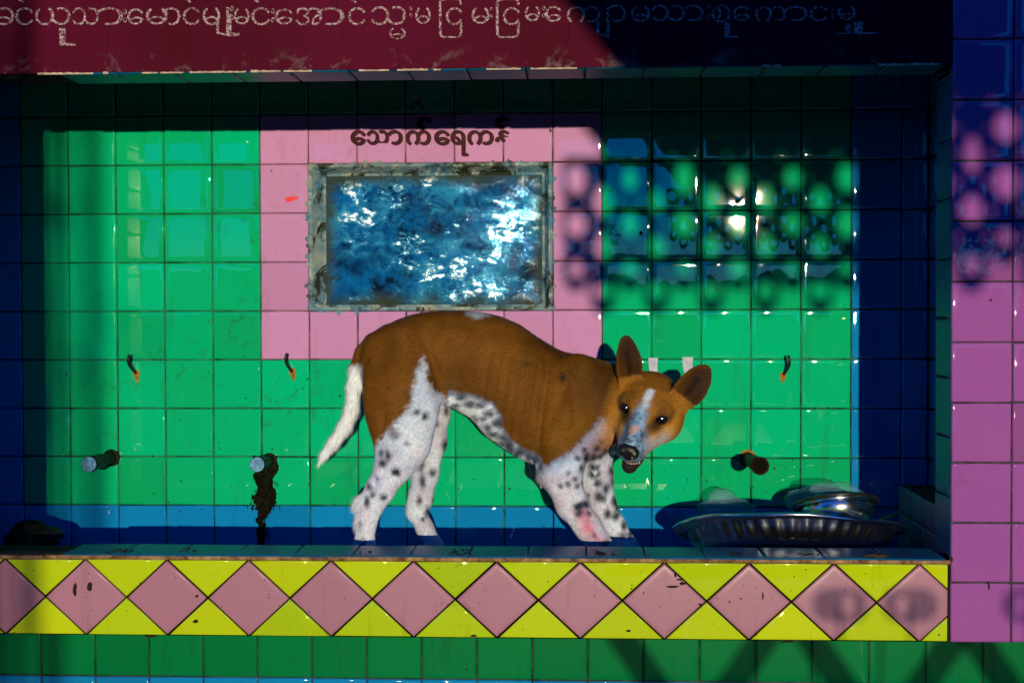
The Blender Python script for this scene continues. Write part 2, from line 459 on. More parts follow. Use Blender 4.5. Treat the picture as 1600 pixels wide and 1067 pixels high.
def sub(ra, rb, n=40, j=.0008):
    for e in range(4):
        A0, A1, B0, B1 = map(np.array, (ra[e], ra[(e+1) % 4], rb[e], rb[(e+1) % 4]))
        vs = []; fs = []
        for k in range(n+1):
            jj = (rng.normal(0, j, 3) if 0 < k < n else 0)
            vs += [A0 + (A1-A0)*k/n, B0 + (B1-B0)*k/n]
        for k in range(n): fs.append((2*k, 2*k+2, 2*k+3, 2*k+1))
        b.poly(vs, fs, 0)
for ra, rb in ((r0, r1), (r1, r1b), (r1b, r2), (r2, r3)): sub(ra, rb)
b.build("window_frame", [FRAME], win)
# crumbs of mortar round the frame
b = MB()
for k in range(46):
    e = random.random()
    if e < .45: x, z = random.uniform(wx0, wx1), random.choice([wz0 - .002, wz1 + .002])
    else: x, z = random.choice([wx0 - .002, wx1 + .002]), random.uniform(wz0, wz1)
    rr = random.uniform(.002, .007); n = 7
    pl = [(x + rr*random.uniform(.5, 1.5)*math.cos(2*math.pi*i/n), z + rr*random.uniform(.5, 1.5)*math.sin(2*math.pi*i/n)) for i in range(n)]
    yf = YB - random.uniform(.001, .0035)
    b.poly([(p[0], yf, p[1]) for p in pl] + [(p[0], YB + .003, p[1]) for p in pl],
           [tuple(range(n))] + [(i, i+n, (i+1) % n + n, (i+1) % n) for i in range(n)])
b.build("mortar", [FRAME], win)
t = NT("grimy_glass_painted_reflection")
gx, gy, gz = t.sep()
fine = t.noise(58, 7, .72, .6, t.map((1, 1, 1.7)))
mid = t.noise(19, 7, .7, .7, t.map((1, 1, 1.5)))
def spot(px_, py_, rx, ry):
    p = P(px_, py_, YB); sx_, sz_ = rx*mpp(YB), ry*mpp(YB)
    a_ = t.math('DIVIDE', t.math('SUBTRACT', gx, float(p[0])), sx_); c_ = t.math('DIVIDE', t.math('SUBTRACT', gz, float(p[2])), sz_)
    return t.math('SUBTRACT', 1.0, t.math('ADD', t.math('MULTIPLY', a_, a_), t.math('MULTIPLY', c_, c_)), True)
pat = None  # bright sky reflections painted into the pane colour
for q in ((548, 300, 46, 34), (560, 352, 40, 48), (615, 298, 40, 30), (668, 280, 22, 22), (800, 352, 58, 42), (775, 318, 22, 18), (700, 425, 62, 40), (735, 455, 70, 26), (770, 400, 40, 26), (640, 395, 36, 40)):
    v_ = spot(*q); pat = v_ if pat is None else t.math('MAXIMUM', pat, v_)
drk = None  # dark foliage reflections painted into the pane colour
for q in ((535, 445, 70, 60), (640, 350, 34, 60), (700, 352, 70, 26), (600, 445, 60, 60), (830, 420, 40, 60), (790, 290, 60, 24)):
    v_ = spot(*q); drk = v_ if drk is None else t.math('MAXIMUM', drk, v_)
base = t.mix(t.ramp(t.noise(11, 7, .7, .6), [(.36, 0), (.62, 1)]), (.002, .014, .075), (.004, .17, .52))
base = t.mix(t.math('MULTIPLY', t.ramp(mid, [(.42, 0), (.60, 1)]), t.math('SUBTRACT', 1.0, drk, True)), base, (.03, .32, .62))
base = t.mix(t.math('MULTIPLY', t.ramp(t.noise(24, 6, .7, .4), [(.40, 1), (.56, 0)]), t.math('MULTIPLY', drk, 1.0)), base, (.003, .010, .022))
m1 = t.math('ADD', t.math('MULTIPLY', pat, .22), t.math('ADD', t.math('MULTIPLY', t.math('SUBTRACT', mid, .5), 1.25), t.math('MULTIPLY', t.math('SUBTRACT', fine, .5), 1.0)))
sky_scum = t.ramp(m1, [(.25, 0), (.36, 1)])  # white patches: painted sky reflection mixed with scum
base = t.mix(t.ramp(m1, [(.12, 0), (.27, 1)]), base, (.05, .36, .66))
base = t.mix(sky_scum, base, (.66, .82, .92))
def edge(lo, hi, wdt):   # brown-green grime creeping in from the frame
    a = t.ramp(t.math('DIVIDE', t.math('SUBTRACT', lo, hi), wdt), [(0, 1), (1, 0)]); return a
cx_, cz_ = (px0 + px1)/2, (pz0 + pz1)/2
dx = t.math('SUBTRACT', (px1-px0)/2, t.math('ABSOLUTE', t.math('SUBTRACT', gx, cx_)))
dz = t.math('SUBTRACT', (pz1-pz0)/2, t.math('ABSOLUTE', t.math('SUBTRACT', gz, cz_)))
dm = t.math('MINIMUM', dx, dz)
dm = t.math('ADD', dm, t.math('MULTIPLY', t.math('SUBTRACT', t.noise(14, 5, .6), .5), .07))
eg = t.ramp(dm, [(.006, 1), (.034, 0)])
base = t.mix(t.math('MULTIPLY', eg, .92), base, t.mix(t.noise(20, 4), (.05, .045, .02), (.02, .045, .04)))
t.set(Base_Color=base, Roughness=t.math('ADD', .06, t.math('MULTIPLY', sky_scum, .2)), Specular_IOR_Level=t.math('MULTIPLY', t.math('SUBTRACT', 1.0, eg, True), .45),
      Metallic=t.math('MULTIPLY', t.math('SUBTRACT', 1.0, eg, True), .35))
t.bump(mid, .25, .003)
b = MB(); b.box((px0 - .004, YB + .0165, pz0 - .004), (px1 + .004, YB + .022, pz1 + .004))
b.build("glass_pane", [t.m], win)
b = MB(); b.box((wx0 + .001, YB + .03, wz0 + .001), (wx1 - .001, YB + .1, wz1 - .001)); b.build("tank_backing", [GROUT], win)
# ------------------------------------------------------------------ the dog
def Q(px, py, Y): return P(px, py, Y)
HS = .0034
class Field:
    """signed distance field on a grid, grown primitive by primitive and skinned into one surface"""
    def __init__(s, lo, hi, h=HS):
        s.lo = np.array(lo, float); s.h = h
        s.n = np.ceil((np.array(hi) - s.lo)/h).astype(int) + 1
        s.d = np.full(s.n, .2, np.float32)
    def region(s, lo, hi, pad):
        a = np.maximum(np.floor((np.array(lo) - pad - s.lo)/s.h).astype(int), 0)
        c = np.minimum(np.ceil((np.array(hi) + pad - s.lo)/s.h).astype(int) + 1, s.n)
        g = [s.lo[k] + s.h*np.arange(a[k], c[k]) for k in range(3)]
        X, Y, Z = np.meshgrid(*g, indexing='ij')
        return (slice(a[0], c[0]), slice(a[1], c[1]), slice(a[2], c[2])), X, Y, Z
    def add(s, sl, d, k):
        a = s.d[sl]
        if k <= 0: s.d[sl] = np.minimum(a, d); return
        h = np.maximum(k - np.abs(a - d), 0)/k
        s.d[sl] = np.minimum(a, d) - h*h*k*.25
    def cut(s, sl, d, k):
        a = s.d[sl]; d = -d
        h = np.maximum(k - np.abs(a - d), 0)/k
        s.d[sl] = np.maximum(a, d) + h*h*k*.25
    def cap(s, p0, r0, p1, r1, k=.02, ys=1.0, sub=False):
        """tapered capsule, optionally flattened across the body (ys < 1)"""
        p0 = np.array(p0, float); p1 = np.array(p1, float); rm = max(r0, r1)
        sl, X, Y, Z = s.region(np.minimum(p0, p1) - rm, np.maximum(p0, p1) + rm, k + .012)
        ax = p1 - p0; ay = ax.copy(); ay[1] /= ys
        dx, dy, dz = X - p0[0], (Y - p0[1])/ys, Z - p0[2]
        L2 = max((ay**2).sum(), 1e-12)
        t = np.clip((dx*ay[0] + dy*ay[1] + dz*ay[2])/L2, 0, 1)
        dd = np.sqrt((dx - t*ay[0])**2 + (dy - t*ay[1])**2 + (dz - t*ay[2])**2) - (r0 + (r1 - r0)*t)
        (s.cut if sub else s.add)(sl, dd*(ys if ys < 1 else 1) if False else dd, k)
    def chain(s, pts, k=.02, ys=1.0):
        for (p0, r0), (p1, r1) in zip(pts, pts[1:]): s.cap(p0, r0, p1, r1, k, ys)
    def ell(s, c, rad, B=np.eye(3), k=.02, sub=False):
        """ellipsoid with half axes rad along the rows of B"""
        c = np.array(c, float); rm = max(rad)
        sl, X, Y, Z = s.region(c - rm, c + rm, k + .012)
        q = [((X - c[0])*B[i][0] + (Y - c[1])*B[i][1] + (Z - c[2])*B[i][2]) for i in range(3)]
        k0 = np.sqrt(sum((q[i]/rad[i])**2 for i in range(3))); k1 = np.sqrt(sum((q[i]/rad[i]**2)**2 for i in range(3))) + 1e-9
        dd = k0*(k0 - 1)/k1
        (s.cut if sub else s.add)(sl, dd, k)
    def mesh(s):
        d = s.d; ins = d < 0; n = s.n
        m = np.zeros(n - 1, np.int8)
        for i in (0, 1):
            for j in (0, 1):
                for k in (0, 1): m += ins[i:n[0]-1+i, j:n[1]-1+j, k:n[2]-1+k]
        act = (m > 0) & (m < 8); idx = np.full(act.shape, -1, np.int64); ijk = np.argwhere(act); idx[act] = np.arange(len(ijk))
        pos = np.zeros((len(ijk), 3)); cnt = np.zeros(len(ijk))
        cor = [(a, b_, c) for a in (0, 1) for b_ in (0, 1) for c in (0, 1)]
        for a in range(8):
            for c in range(a+1, 8):
                A, C = np.array(cor[a]), np.array(cor[c])
                if np.abs(A - C).sum() != 1: continue
                da = d[tuple((ijk + A).T)]; dc = d[tuple((ijk + C).T)]
                cr = (da < 0) != (dc < 0); t = np.where(cr, da/(da - dc + 1e-12), 0)
                pos += np.where(cr[:, None], A + (C - A)*t[:, None], 0); cnt += cr
        v = s.lo + s.h*(ijk + pos/cnt[:, None])
        faces = []
        for ax in range(3):
            b_, c = (ax+1) % 3, (ax+2) % 3
            sl0 = [slice(None)]*3; sl1 = [slice(None)]*3; sl0[ax] = slice(0, -1); sl1[ax] = slice(1, None)
            cr = ins[tuple(sl0)] != ins[tuple(sl1)]
            e = np.argwhere(cr); e = e[(e[:, b_] > 0) & (e[:, c] > 0)]
            e = e[(e[:, b_] < n[b_]-1) & (e[:, c] < n[c]-1)]
            f0 = ins[tuple(e.T)]
            def at_(ob, oc):
                q = e.copy(); q[:, b_] += ob; q[:, c] += oc; return idx[tuple(q.T)]
            quad = np.stack([at_(-1, -1), at_(0, -1), at_(0, 0), at_(-1, 0)], 1)
            quad[~f0] = quad[~f0][:, ::-1]; faces.append(quad)
        return v, np.concatenate(faces)

YD = .30                                       # the dog's midline
def rp(r, Y): return r*mpp(Y)
D = Field((-.62, .12, .585), (.36, .47, 1.19))
# trunk: outline (top, bottom) along the body and half width
TR = [(553,562,572,.004),(558,548,590,.020),(566,539,604,.030),(580,525,620,.043),(600,511,622,.056),(625,498,620,.066),(650,490,616,.070),(675,486.5,615,.070),(704,485,634,.069),(740,487,655,.073),
      (760,489,680,.078),(784,495,698,.083),(812,507,716,.088),(840,527,727,.090),(870,545,733,.089),(900,557,728,.084),(925,566,718,.076),(948,577,706,.062),(962,592,692,.048),(972,615,672,.028),(978,640,650,.004)]
tx = np.array([Q(a, 600, YD)[0] for a, *_ in TR]); tz1 = np.array([Q(a, t_, YD)[2] for a, t_, *_ in TR]); tz0 = np.array([Q(a, b_, YD)[2] for a, _, b_, _ in TR]); tw = np.array([q[3] for q in TR])
sl, X, Y, Z = D.region((tx[0], YD - .1, tz0.min()), (tx[-1], YD + .1, tz1.max()), .02)
xs_ = X[:, 0, 0]
def smooth_interp(x, xp, fp):
    y = np.interp(x, xp, fp); xx = np.linspace(xp[0], xp[-1], 400); yy = np.interp(xx, xp, fp)
    ker = np.hanning(23); ker /= ker.sum(); yp = np.convolve(np.pad(yy, 11, 'edge'), ker, 'valid')
    return np.interp(x, xx, yp)
c1 = smooth_interp(xs_, tx, tz1); c0 = smooth_interp(xs_, tx, tz0); cw = smooth_interp(xs_, tx, tw)
hh = np.maximum((c1 - c0)/2, .002)[:, None, None]; cc = ((c1 + c0)/2)[:, None, None]; ww = np.maximum(cw, .002)[:, None, None]
qz = np.abs((Z - cc)/hh); qy = np.abs((Y - YD)/ww)
kk = (qz**2.2 + qy**2.2)**(1/2.2)
out = (xs_ < tx[0]) | (xs_ > tx[-1])
dd = (kk - 1)*np.minimum(hh, ww)*.9
dd[out] = .2
D.add(sl, dd, 0)
# ribs and shoulder relief
D.chain([(Q(905, 580, YD - .055), rp(26, .25)), (Q(885, 660, YD - .068), rp(34, .24)), (Q(868, 715, YD - .066), rp(30, .24))], .03, .5)
D.chain([(Q(905, 580, YD + .055), rp(26, .35)), (Q(915, 680, YD + .066), rp(34, .35)), (Q(930, 720, YD + .06), rp(26, .35))], .03, .5)
# hind legs
YN, YF = YD - .058, YD + .055
D.chain([(Q(618, 560, YN + .016), rp(50, YN)), (Q(626, 615, YN), rp(53, YN)), (Q(628, 650, YN - .002), rp(50, YN)), (Q(629, 693, YN), rp(39, YN)), (Q(614, 730, YN + .002), rp(29, YN))], .03, .55)
D.chain([(Q(618, 722, YN + .002), rp(27, YN)), (Q(594, 765, YN), rp(22.5, YN)), (Q(578, 790, YN), rp(20, YN)), (Q(571.5, 815, YN), rp(16.5, YN)), (Q(570.5, 850, YN), rp(14.5, YN)), (Q(572, 885, YN), rp(14.5, YN))], .012, .8)
D.cap(Q(560, 783, YN), rp(9, YN), Q(553, 791, YN), rp(5, YN), .012)
def paw(c, k=1.0):
    c = np.array(c)
    D.ell(c + (.012*k, 0, .012), (.030*k, .021*k, .017), k=.012)
    for t_ in (-1.5, -.5, .5, 1.5):
        D.ell(c + ((.034 - .004*abs(t_))*k, t_*.0105*k, .008), (.014*k, .0075*k, .011), k=.006)
pn = Q(574, 900, YN); pn[2] = FLOOR + .006; D.cap(Q(572, 880, YN), rp(14, YN), pn + (0, 0, .01), .018, .012); paw(pn)
D.chain([(Q(672, 600, YF), rp(40, YF)), (Q(681, 645, YF), rp(21, YF)), (Q(677, 690, YF), rp(19.5, YF)), (Q(664, 740, YF), rp(20, YF)), (Q(657, 778, YF), rp(18, YF)), (Q(650, 798, YF), rp(15.5, YF))], .016, .75)
D.chain([(Q(651, 797, YF), rp(15, YF)), (Q(664, 825, YF), rp(13, YF)), (Q(679, 851, YF), rp(11.5, YF)), (Q(690, 875, YF), rp(12, YF))], .012)
D.cap(Q(645, 792, YF), rp(9, YF), Q(641, 802, YF), rp(5, YF), .010)
pf = Q(692, 885, YF); pf[2] = FLOOR + .006; D.cap(Q(688, 870, YF), rp(12, YF), pf + (0, 0, .01), .016, .012); paw(pf)
# fore legs
AN, AF = YD - .060, YD + .045
D.chain([(Q(893, 672, AN + .008), rp(40, AN)), (Q(876, 738, AN), rp(31, AN)), (Q(893, 787, AN), rp(22.5, AN)), (Q(917, 821, AN), rp(18.5, AN)), (Q(937, 851, AN), rp(16.5, AN)), (Q(957, 878, AN), rp(14.5, AN))], .020, .78)
D.cap(Q(862, 735, AN + .004), rp(22, AN), Q(846, 747, AN + .004), rp(8, AN), .016)
pn = Q(972, 905, AN); pn[2] = FLOOR + .006; D.cap(Q(956, 876, AN), rp(14.5, AN), pn + (0, 0, .012), .017, .012); paw(pn)
D.chain([(Q(925, 700, AF), rp(36, AF)), (Q(932, 750, AF), rp(24, AF)), (Q(942, 787, AF), rp(18, AF)), (Q(960, 821, AF), rp(15.5, AF)), (Q(979, 851, AF), rp(14, AF)), (Q(992, 872, AF), rp(13, AF))], .018, .8)
pf = Q(1000, 888, AF); pf[2] = FLOOR + .006; D.cap(Q(991, 870, AF), rp(13, AF), pf + (0, 0, .012), .016, .012); paw(pf)
# groin fold and tail
D.cap(Q(672, 600, YN + .02), rp(28, YN), Q(700, 600, YN + .03), rp(24, YN), .03, .5)
YT = YD - .012
D.chain([(Q(606, 528, YD), rp(20, YD)), (Q(583, 536, YT), rp(14, YT)), (Q(566, 551, YT), rp(11, YT)), (Q(556, 576, YT), rp(10.5, YT)), (Q(553.5, 605, YT), rp(11, YT)), (Q(550, 640, YT), rp(11.5, YT)), (Q(539, 667, YT), rp(11.5, YT)), (Q(521, 692, YT), rp(9.5, YT)), (Q(507, 710, YT), rp(6.5, YT)), (Q(498, 724, YT), rp(2.2, YT))], .008)
# neck
HSC = 1.10                                     # size of the head
Wv = np.array([-.33, -.76, -.57]); Wv /= np.linalg.norm(Wv)
Uv = np.array([.965, -.16, -.25]); Uv -= Wv*(Uv@Wv); Uv /= np.linalg.norm(Uv)
Vv = np.cross(Uv, Wv); Vv = Vv if Vv[2] > 0 else -Vv
HC = Q(1005.5, 646, .185) - HSC*(Vv*.010 + Wv*.046)   # centre of the skull, from the point between the eyes
def hp(u, v, w_): return HC + HSC*(Uv*u + Vv*v + Wv*w_)
BH = np.array([Uv, Vv, Wv])
D.chain([(Q(915, 628, YD), rp(66, YD)), (Q(952, 632, YD - .01), rp(56, YD)), (Q(990, 632, YD - .028), rp(48, .28)), (HC - Wv*.035 - Vv*.012, .047)], .03, .8)
# head
def hell(c, rad, k, sub=False): D.ell(hp(*c), tuple(HSC*r for r in rad), BH, k, sub)
def hcap(c0, r0, c1, r1, k, sub=False): D.cap(hp(*c0), HSC*r0, hp(*c1), HSC*r1, k, 1.0, sub)
hell((0, -.004, .000), (.057, .037, .050), .02)
hell((0, .007, .018), (.044, .030, .040), .02)
for s_ in (-1, 1):
    hell((s_*.040, -.022, .004), (.027, .034, .042), .02)        # cheeks
    hell((s_*.029, .017, .036), (.016, .008, .013), .018)         # brows
    hell((s_*.022, -.012, .050), (.017, .018, .024), .014)        # under the eye
    hcap((s_*.036, -.032, .018), .026, (s_*.016, -.038, .072), .017, .016)   # jaw line
hcap((0, .002, .040), .030, (0, -.024, .088), .0225, .018)
hcap((0, -.024, .088), .0225, (0, -.029, .112), .0190, .012)
hcap((0, .012, .050), .013, (0, -.008, .112), .0105, .012)         # bridge of the nose
for s_ in (-1, 1): hcap((s_*.014, -.030, .070), .0185, (s_*.011, -.036, .104), .0140, .010)   # lips
for s_ in (-1, 1): hell((s_*.0345, .0105, .0510), (.0108, .0082, .010), .005, True)             # sockets
hcap((0, -.060, .028), .022, (0, -.074, .072), .0185, .016)         # lower jaw
hcap((0, -.074, .072), .0185, (0, -.078, .094), .0150, .008)
hcap((0, -.0535, .058), .0115, (0, -.0570, .114), .0120, .004, True)
for s_ in (-1, 1): hcap((s_*.010, -.0535, .066), .0075, (s_*.010, -.0555, .110), .0085, .003, True)   # the open mouth
# ears: thin curved shells
def ear(base, tip, wmax, face, k=.012, curl=9.0, th=.0034, pw=.72):
    base = np.array(base); tip = np.array(tip); A = tip - base; L = np.linalg.norm(A); A /= L
    F = np.array(face, float); F -= A*(F@A); F /= np.linalg.norm(F); B_ = np.cross(A, F)
    sl, X, Y, Z = D.region(np.minimum(base, tip) - .05, np.maximum(base, tip) + .05, .01)
    q = [X - base[0], Y - base[1], Z - base[2]]
    a = (q[0]*A[0] + q[1]*A[1] + q[2]*A[2])/L; b_ = q[0]*B_[0] + q[1]*B_[1] + q[2]*B_[2]; c = q[0]*F[0] + q[1]*F[1] + q[2]*F[2]
    aa = np.clip(a, 0, 1)
    wp = wmax*np.where(aa < .32, .80 + .20*np.sin(aa/.32*math.pi/2), np.clip(1 - (np.clip(aa - .32, 0, 1)/.69)**1.75, 0, 1)**pw)
    sh = c - curl*b_**2*(1.15 - .5*aa) + .010*np.clip(1 - aa/.4, 0, 1)
    dd = np.maximum(np.maximum(np.abs(sh) - th, np.abs(b_) - wp), np.maximum(-a - .12, a - 1)*L)
    D.add(sl, dd, k)
EL0, EL1 = Q(985, 597, .225), Q(977, 523, .215); ear(EL0, EL1, rp(21.5, .24), (.22, -1, .05), pw=.62)
ER0, ER1 = Q(1063, 627, .205), Q(1107, 572, .215); ear(ER0, ER1, rp(25, .23), (.05, -1, -.12), pw=.5)
V, F = D.mesh()
me = bpy.data.meshes.new("body"); me.from_pydata(V.tolist(), [], F.tolist()); me.update()
# one smoothing pass keeps the grid out of the coat
bmx = bmesh.new(); bmx.from_mesh(me)
for _ in range(2): bmesh.ops.smooth_vert(bmx, verts=bmx.verts, factor=.5, use_axis_x=True, use_axis_y=True, use_axis_z=True)
bmx.to_mesh(me); bmx.free()
V = np.empty(len(me.vertices)*3); me.vertices.foreach_get('co', V); V = V.reshape(-1, 3)
NV = np.empty(len(me.vertices)*3); me.vertices.foreach_get('normal', NV); NV = NV.reshape(-1, 3)

# muscle and bone under the skin: shallow swellings and hollows along the outward normal
def sidepx0(Vs, Y0=.25):
    o = P(800, 533.5, Y0); ex = (P(801, 533.5, Y0) - o)[0]; ez = (P(800, 534.5, Y0) - o)[2]
    return 800 + (Vs[:, 0] - o[0])/ex, 533.5 + (Vs[:, 2] - o[2])/ez
ux, uy = sidepx0(V); side = np.clip(np.abs(NV[:, 1])*1.4, 0, 1)*(np.linalg.norm(V - HC, axis=1) > .16)
dsp = np.zeros(len(V))
def bumpat(x, y, a, c, h): 
    global dsp; dsp = dsp + h*np.exp(-((ux-x)/a)**2 - ((uy-y)/c)**2)
def crease(x0_, y0_, x1_, y1_, wd, h):
    global dsp; L2 = (x1_-x0_)**2 + (y1_-y0_)**2; t_ = np.clip(((ux-x0_)*(x1_-x0_) + (uy-y0_)*(y1_-y0_))/L2, 0, 1)
    dsp = dsp + h*np.exp(-((ux-x0_-t_*(x1_-x0_))**2 + (uy-y0_-t_*(y1_-y0_))**2)/wd**2)
bumpat(716, 588, 26, 26, -.011); bumpat(622, 514, 16, 9, .005); bumpat(636, 612, 26, 42, .006); bumpat(598, 560, 10, 26, -.003)
crease(668, 532, 692, 606, 8, -.0075); crease(604, 640, 598, 700, 7, -.004); crease(600, 735, 568, 782, 5, -.0045); crease(640, 690, 606, 742, 7, -.003)
crease(912, 572, 884, 655, 12, .006); crease(858, 560, 838, 700, 12, -.008); crease(938, 582, 926, 690, 9, -.007); crease(886, 690, 866, 735, 6, -.004); bumpat(878, 712, 16, 22, .005)
crease(892, 765, 930, 842, 4, -.0025); crease(700, 500, 830, 530, 9, -.002); crease(882, 605, 860, 660, 7, -.003)
for k in range(7):
    x_ = 758 + 15*k; crease(x_ + 10, 545 + 5*k, x_ - 8, 660 + 5*k, 3.6, -.0030)
dsp *= side
V = V + NV*dsp[:, None]
me.vertices.foreach_set('co', V.ravel()); me.update()
NV = np.empty(len(me.vertices)*3); me.vertices.foreach_get('normal', NV); NV = NV.reshape(-1, 3)

# coat colours: patches laid out in the dog's own side view (x, z), head patches in the head's own axes
def vnoise(p, sc_, seed=0):
    p = p*sc_ + 100; i = np.floor(p).astype(np.int64); f = p - i; f = f*f*(3 - 2*f); o = 0
    for a in (0, 1):
        for b_ in (0, 1):
            for c in (0, 1):
                q = i + (a, b_, c); hsh = (q[:, 0]*73856093 ^ q[:, 1]*19349663 ^ q[:, 2]*83492791 ^ (seed*2654435761)) & 0xffffffff
                hsh = (hsh*1103515245 + 12345) & 0x7fffffff; hsh = ((hsh >> 7) ^ hsh)*48271 & 0x7fffffff
                o = o + (hsh/0x7fffffff)*np.where(a, f[:, 0], 1-f[:, 0])*np.where(b_, f[:, 1], 1-f[:, 1])*np.where(c, f[:, 2], 1-f[:, 2])
    return o
def sidepx(Vs, Y0=.25):
    """the side view of the coat in drawing units, measured in the dog's plane"""
    o = P(800, 533.5, Y0); ex = (P(801, 533.5, Y0) - o)[0]; ez = (P(800, 534.5, Y0) - o)[2]
    return 800 + (Vs[:, 0] - o[0])/ex, 533.5 + (Vs[:, 2] - o[2])/ez
sx, sy = sidepx(V)
wob = (vnoise(V, 90, 1) - .5)*10 + (vnoise(V, 240, 2) - .5)*7
wobx = (vnoise(V, 80, 3) - .5)*10 + (vnoise(V, 230, 4) - .5)*7
def inpoly(x, y, poly):
    """signed distance to a polygon (positive inside)"""
    x = np.asarray(x); y = np.asarray(y); d2 = np.full(x.shape, 1e9); ins = np.zeros(x.shape, bool); n = len(poly)
    for i in range(n):
        (ax, ay), (bx_, by_) = poly[i], poly[(i+1) % n]
        ex, ey = bx_-ax, by_-ay; t_ = np.clip(((x-ax)*ex + (y-ay)*ey)/(ex*ex+ey*ey+1e-9), 0, 1)
        d2 = np.minimum(d2, (x-ax-t_*ex)**2 + (y-ay-t_*ey)**2)
        cond = ((ay > y) != (by_ > y)) & (x < (bx_-ax)*(y-ay)/(by_-ay+1e-12) + ax); ins ^= cond
    return np.where(ins, 1, -1)*np.sqrt(d2)
def ss(d, w_=3.0): return np.clip(d/w_*.5 + .5, 0, 1)
near = V[:, 1] < YD + .015
BROWN = np.array([.128, .050, .006]); WHITE = np.array([.74, .82, 1.0]); GREY = np.array([.018, .026, .050]); PINKS = np.array([.50, .22, .24]); BLUEG = np.array([.17, .26, .42])
C = np.tile(BROWN, (len(V), 1))
C *= (.82 + .36*vnoise(V*np.array([1, 1, .6]), 45, 5))[:, None]
C *= (.90 + .22*vnoise(V, 330, 6))[:, None]
C *= (.72 + .56*vnoise(V*np.array([1, .3, 1]), 13, 41))[:, None]
C *= (1.10 - .32*ss(inpoly(sx, sy, [(840,520),(940,560),(985,600),(960,690),(930,660),(900,600),(850,580)]), 30))[:, None]
C *= (1.0 - .30*ss(inpoly(sx, sy, [(675,575),(720,560),(770,590),(800,660),(760,640),(700,612)]), 26))[:, None]
goldz = ss(inpoly(sx, sy, [(858,690),(875,660),(900,645),(925,650),(915,690),(880,716)]), 26)*near
C += goldz[:, None]*np.array([.06, .032, .002])
def paint(mask, colr):
    global C
    mask = np.clip(mask, 0, 1)[:, None]; C = C*(1 - mask) + np.asarray(colr)*mask
# near hind leg white: a spike up the thigh, then everything below
hindn = [(663,556),(668,585),(676,612),(690,618),(700,640),(700,760),(640,760),(610,880),(540,880),(545,770),(578,712),(590,694),(600,684),(622,660),(640,640),(650,622),(654,590)]
m = ss(inpoly(sx + wobx, sy + wob, hindn), 5)*near*(sx < 702)
tailz = (sx < 572 + (sy-560)*-.1) & (sy < 735) & (sx < 560) 
legz = ~((sx < 566) & (sy < 700))
paint(m*legz, WHITE)
paint(ss(inpoly(sx + wobx, sy + wob, hindn), 26)*m*legz*.55*(sy < 735), BLUEG)
core = ss(inpoly(sx + wobx*1.5, sy + wob*1.5, hindn) - 12, 12)*m*legz
paint(core*.75, WHITE)
paint(ss(9 - np.hypot(sx-620+wobx*.4, (sy-675+wob*.4)*.9), 4)*near, BROWN*.9)
# far hind leg white/pink
farleg = (~near)*ss(inpoly(sx + wobx, sy + wob, [(650,615),(720,622),(720,900),(620,900),(620,700)]), 5)
paint(farleg*(sx < 712), WHITE*.9)
# tail: white below the brown root
paint(ss((sy + wob*.5) - 572, 6)*ss(566 - sx - np.maximum(0, sy - 640)*.2, 2)*(sy < 740), WHITE*np.array([1.0, .98, .92]))
# belly: a grey-blue border, then white
belly = [(690,610),(705,613),(742,617),(770,628),(782,645),(786,665),(800,688),(820,702),(845,712),(850,735),(690,735),(672,640)]
db = inpoly(sx + wobx*.6, sy + wob*.6, belly)
bm_ = ss(db, 4)*(sx > 684)*(sx < 858)
legcut = ~((sx < 700) & near & (V[:, 1] < YD - .03))
paint(bm_*legcut, BLUEG); paint(ss(db - 6 + (vnoise(V, 60, 9) - .5)*8, 6)*bm_*legcut, WHITE)
# fore legs, chest
foren = [(940,648),(925,668),(905,690),(885,706),(858,722),(846,728),(828,745),(832,900),(1010,900),(1010,730),(975,728),(970,660)]
df = inpoly(sx + wobx*.7, sy + wob*.7, foren)
fm = ss(df, 5)*(V[:, 1] < YD + .2)*(sx > 826)
paint(fm, BLUEG); paint(ss(df - 9, 8)*fm, WHITE)
# raw pink skin showing through
pk = ss(vnoise(V, 38, 11)*40 - 22, 14)*fm*(V[:, 1] < .5)
paint(pk*.5, PINKS)
hk = ss(vnoise(V, 34, 15)*40 - 21, 16)*m*legz*(sy > 690); paint(hk*.5, np.array([.55, .33, .42]))
paint(ss(inpoly(sx + wobx, sy + wob, [(897,795),(915,790),(930,815),(950,845),(940,862),(915,835)]), 10)*fm*near*.9, np.array([.60, .10, .16]))
paint(ss(inpoly(sx + wobx, sy + wob, [(915,680),(945,668),(968,690),(950,720),(915,735),(905,705)]), 12)*fm*.75, PINKS*np.array([.7, .55, .7]))
paint(ss(vnoise(V, 30, 12)*40 - 20, 14)*(farleg > .5)*.5, np.array([.42, .24, .27]))
paint(ss(inpoly(sx, sy, [(838,735),(850,742),(858,770),(850,785),(835,760)]), 8)*near*.6, np.array([.20, .10, .07]))
cool = ss(vnoise(V, 24, 61)*40 - 19, 16)*(((m*legz) + farleg + fm) > .4); paint(cool*.40, np.array([.36, .52, .86]))
fine_ = ss(vnoise(V, 190, 62)*10 - 6.1, 1.6)*(((m*legz) + farleg + fm) > .4); paint(fine_*.28, np.array([.22, .28, .42]))
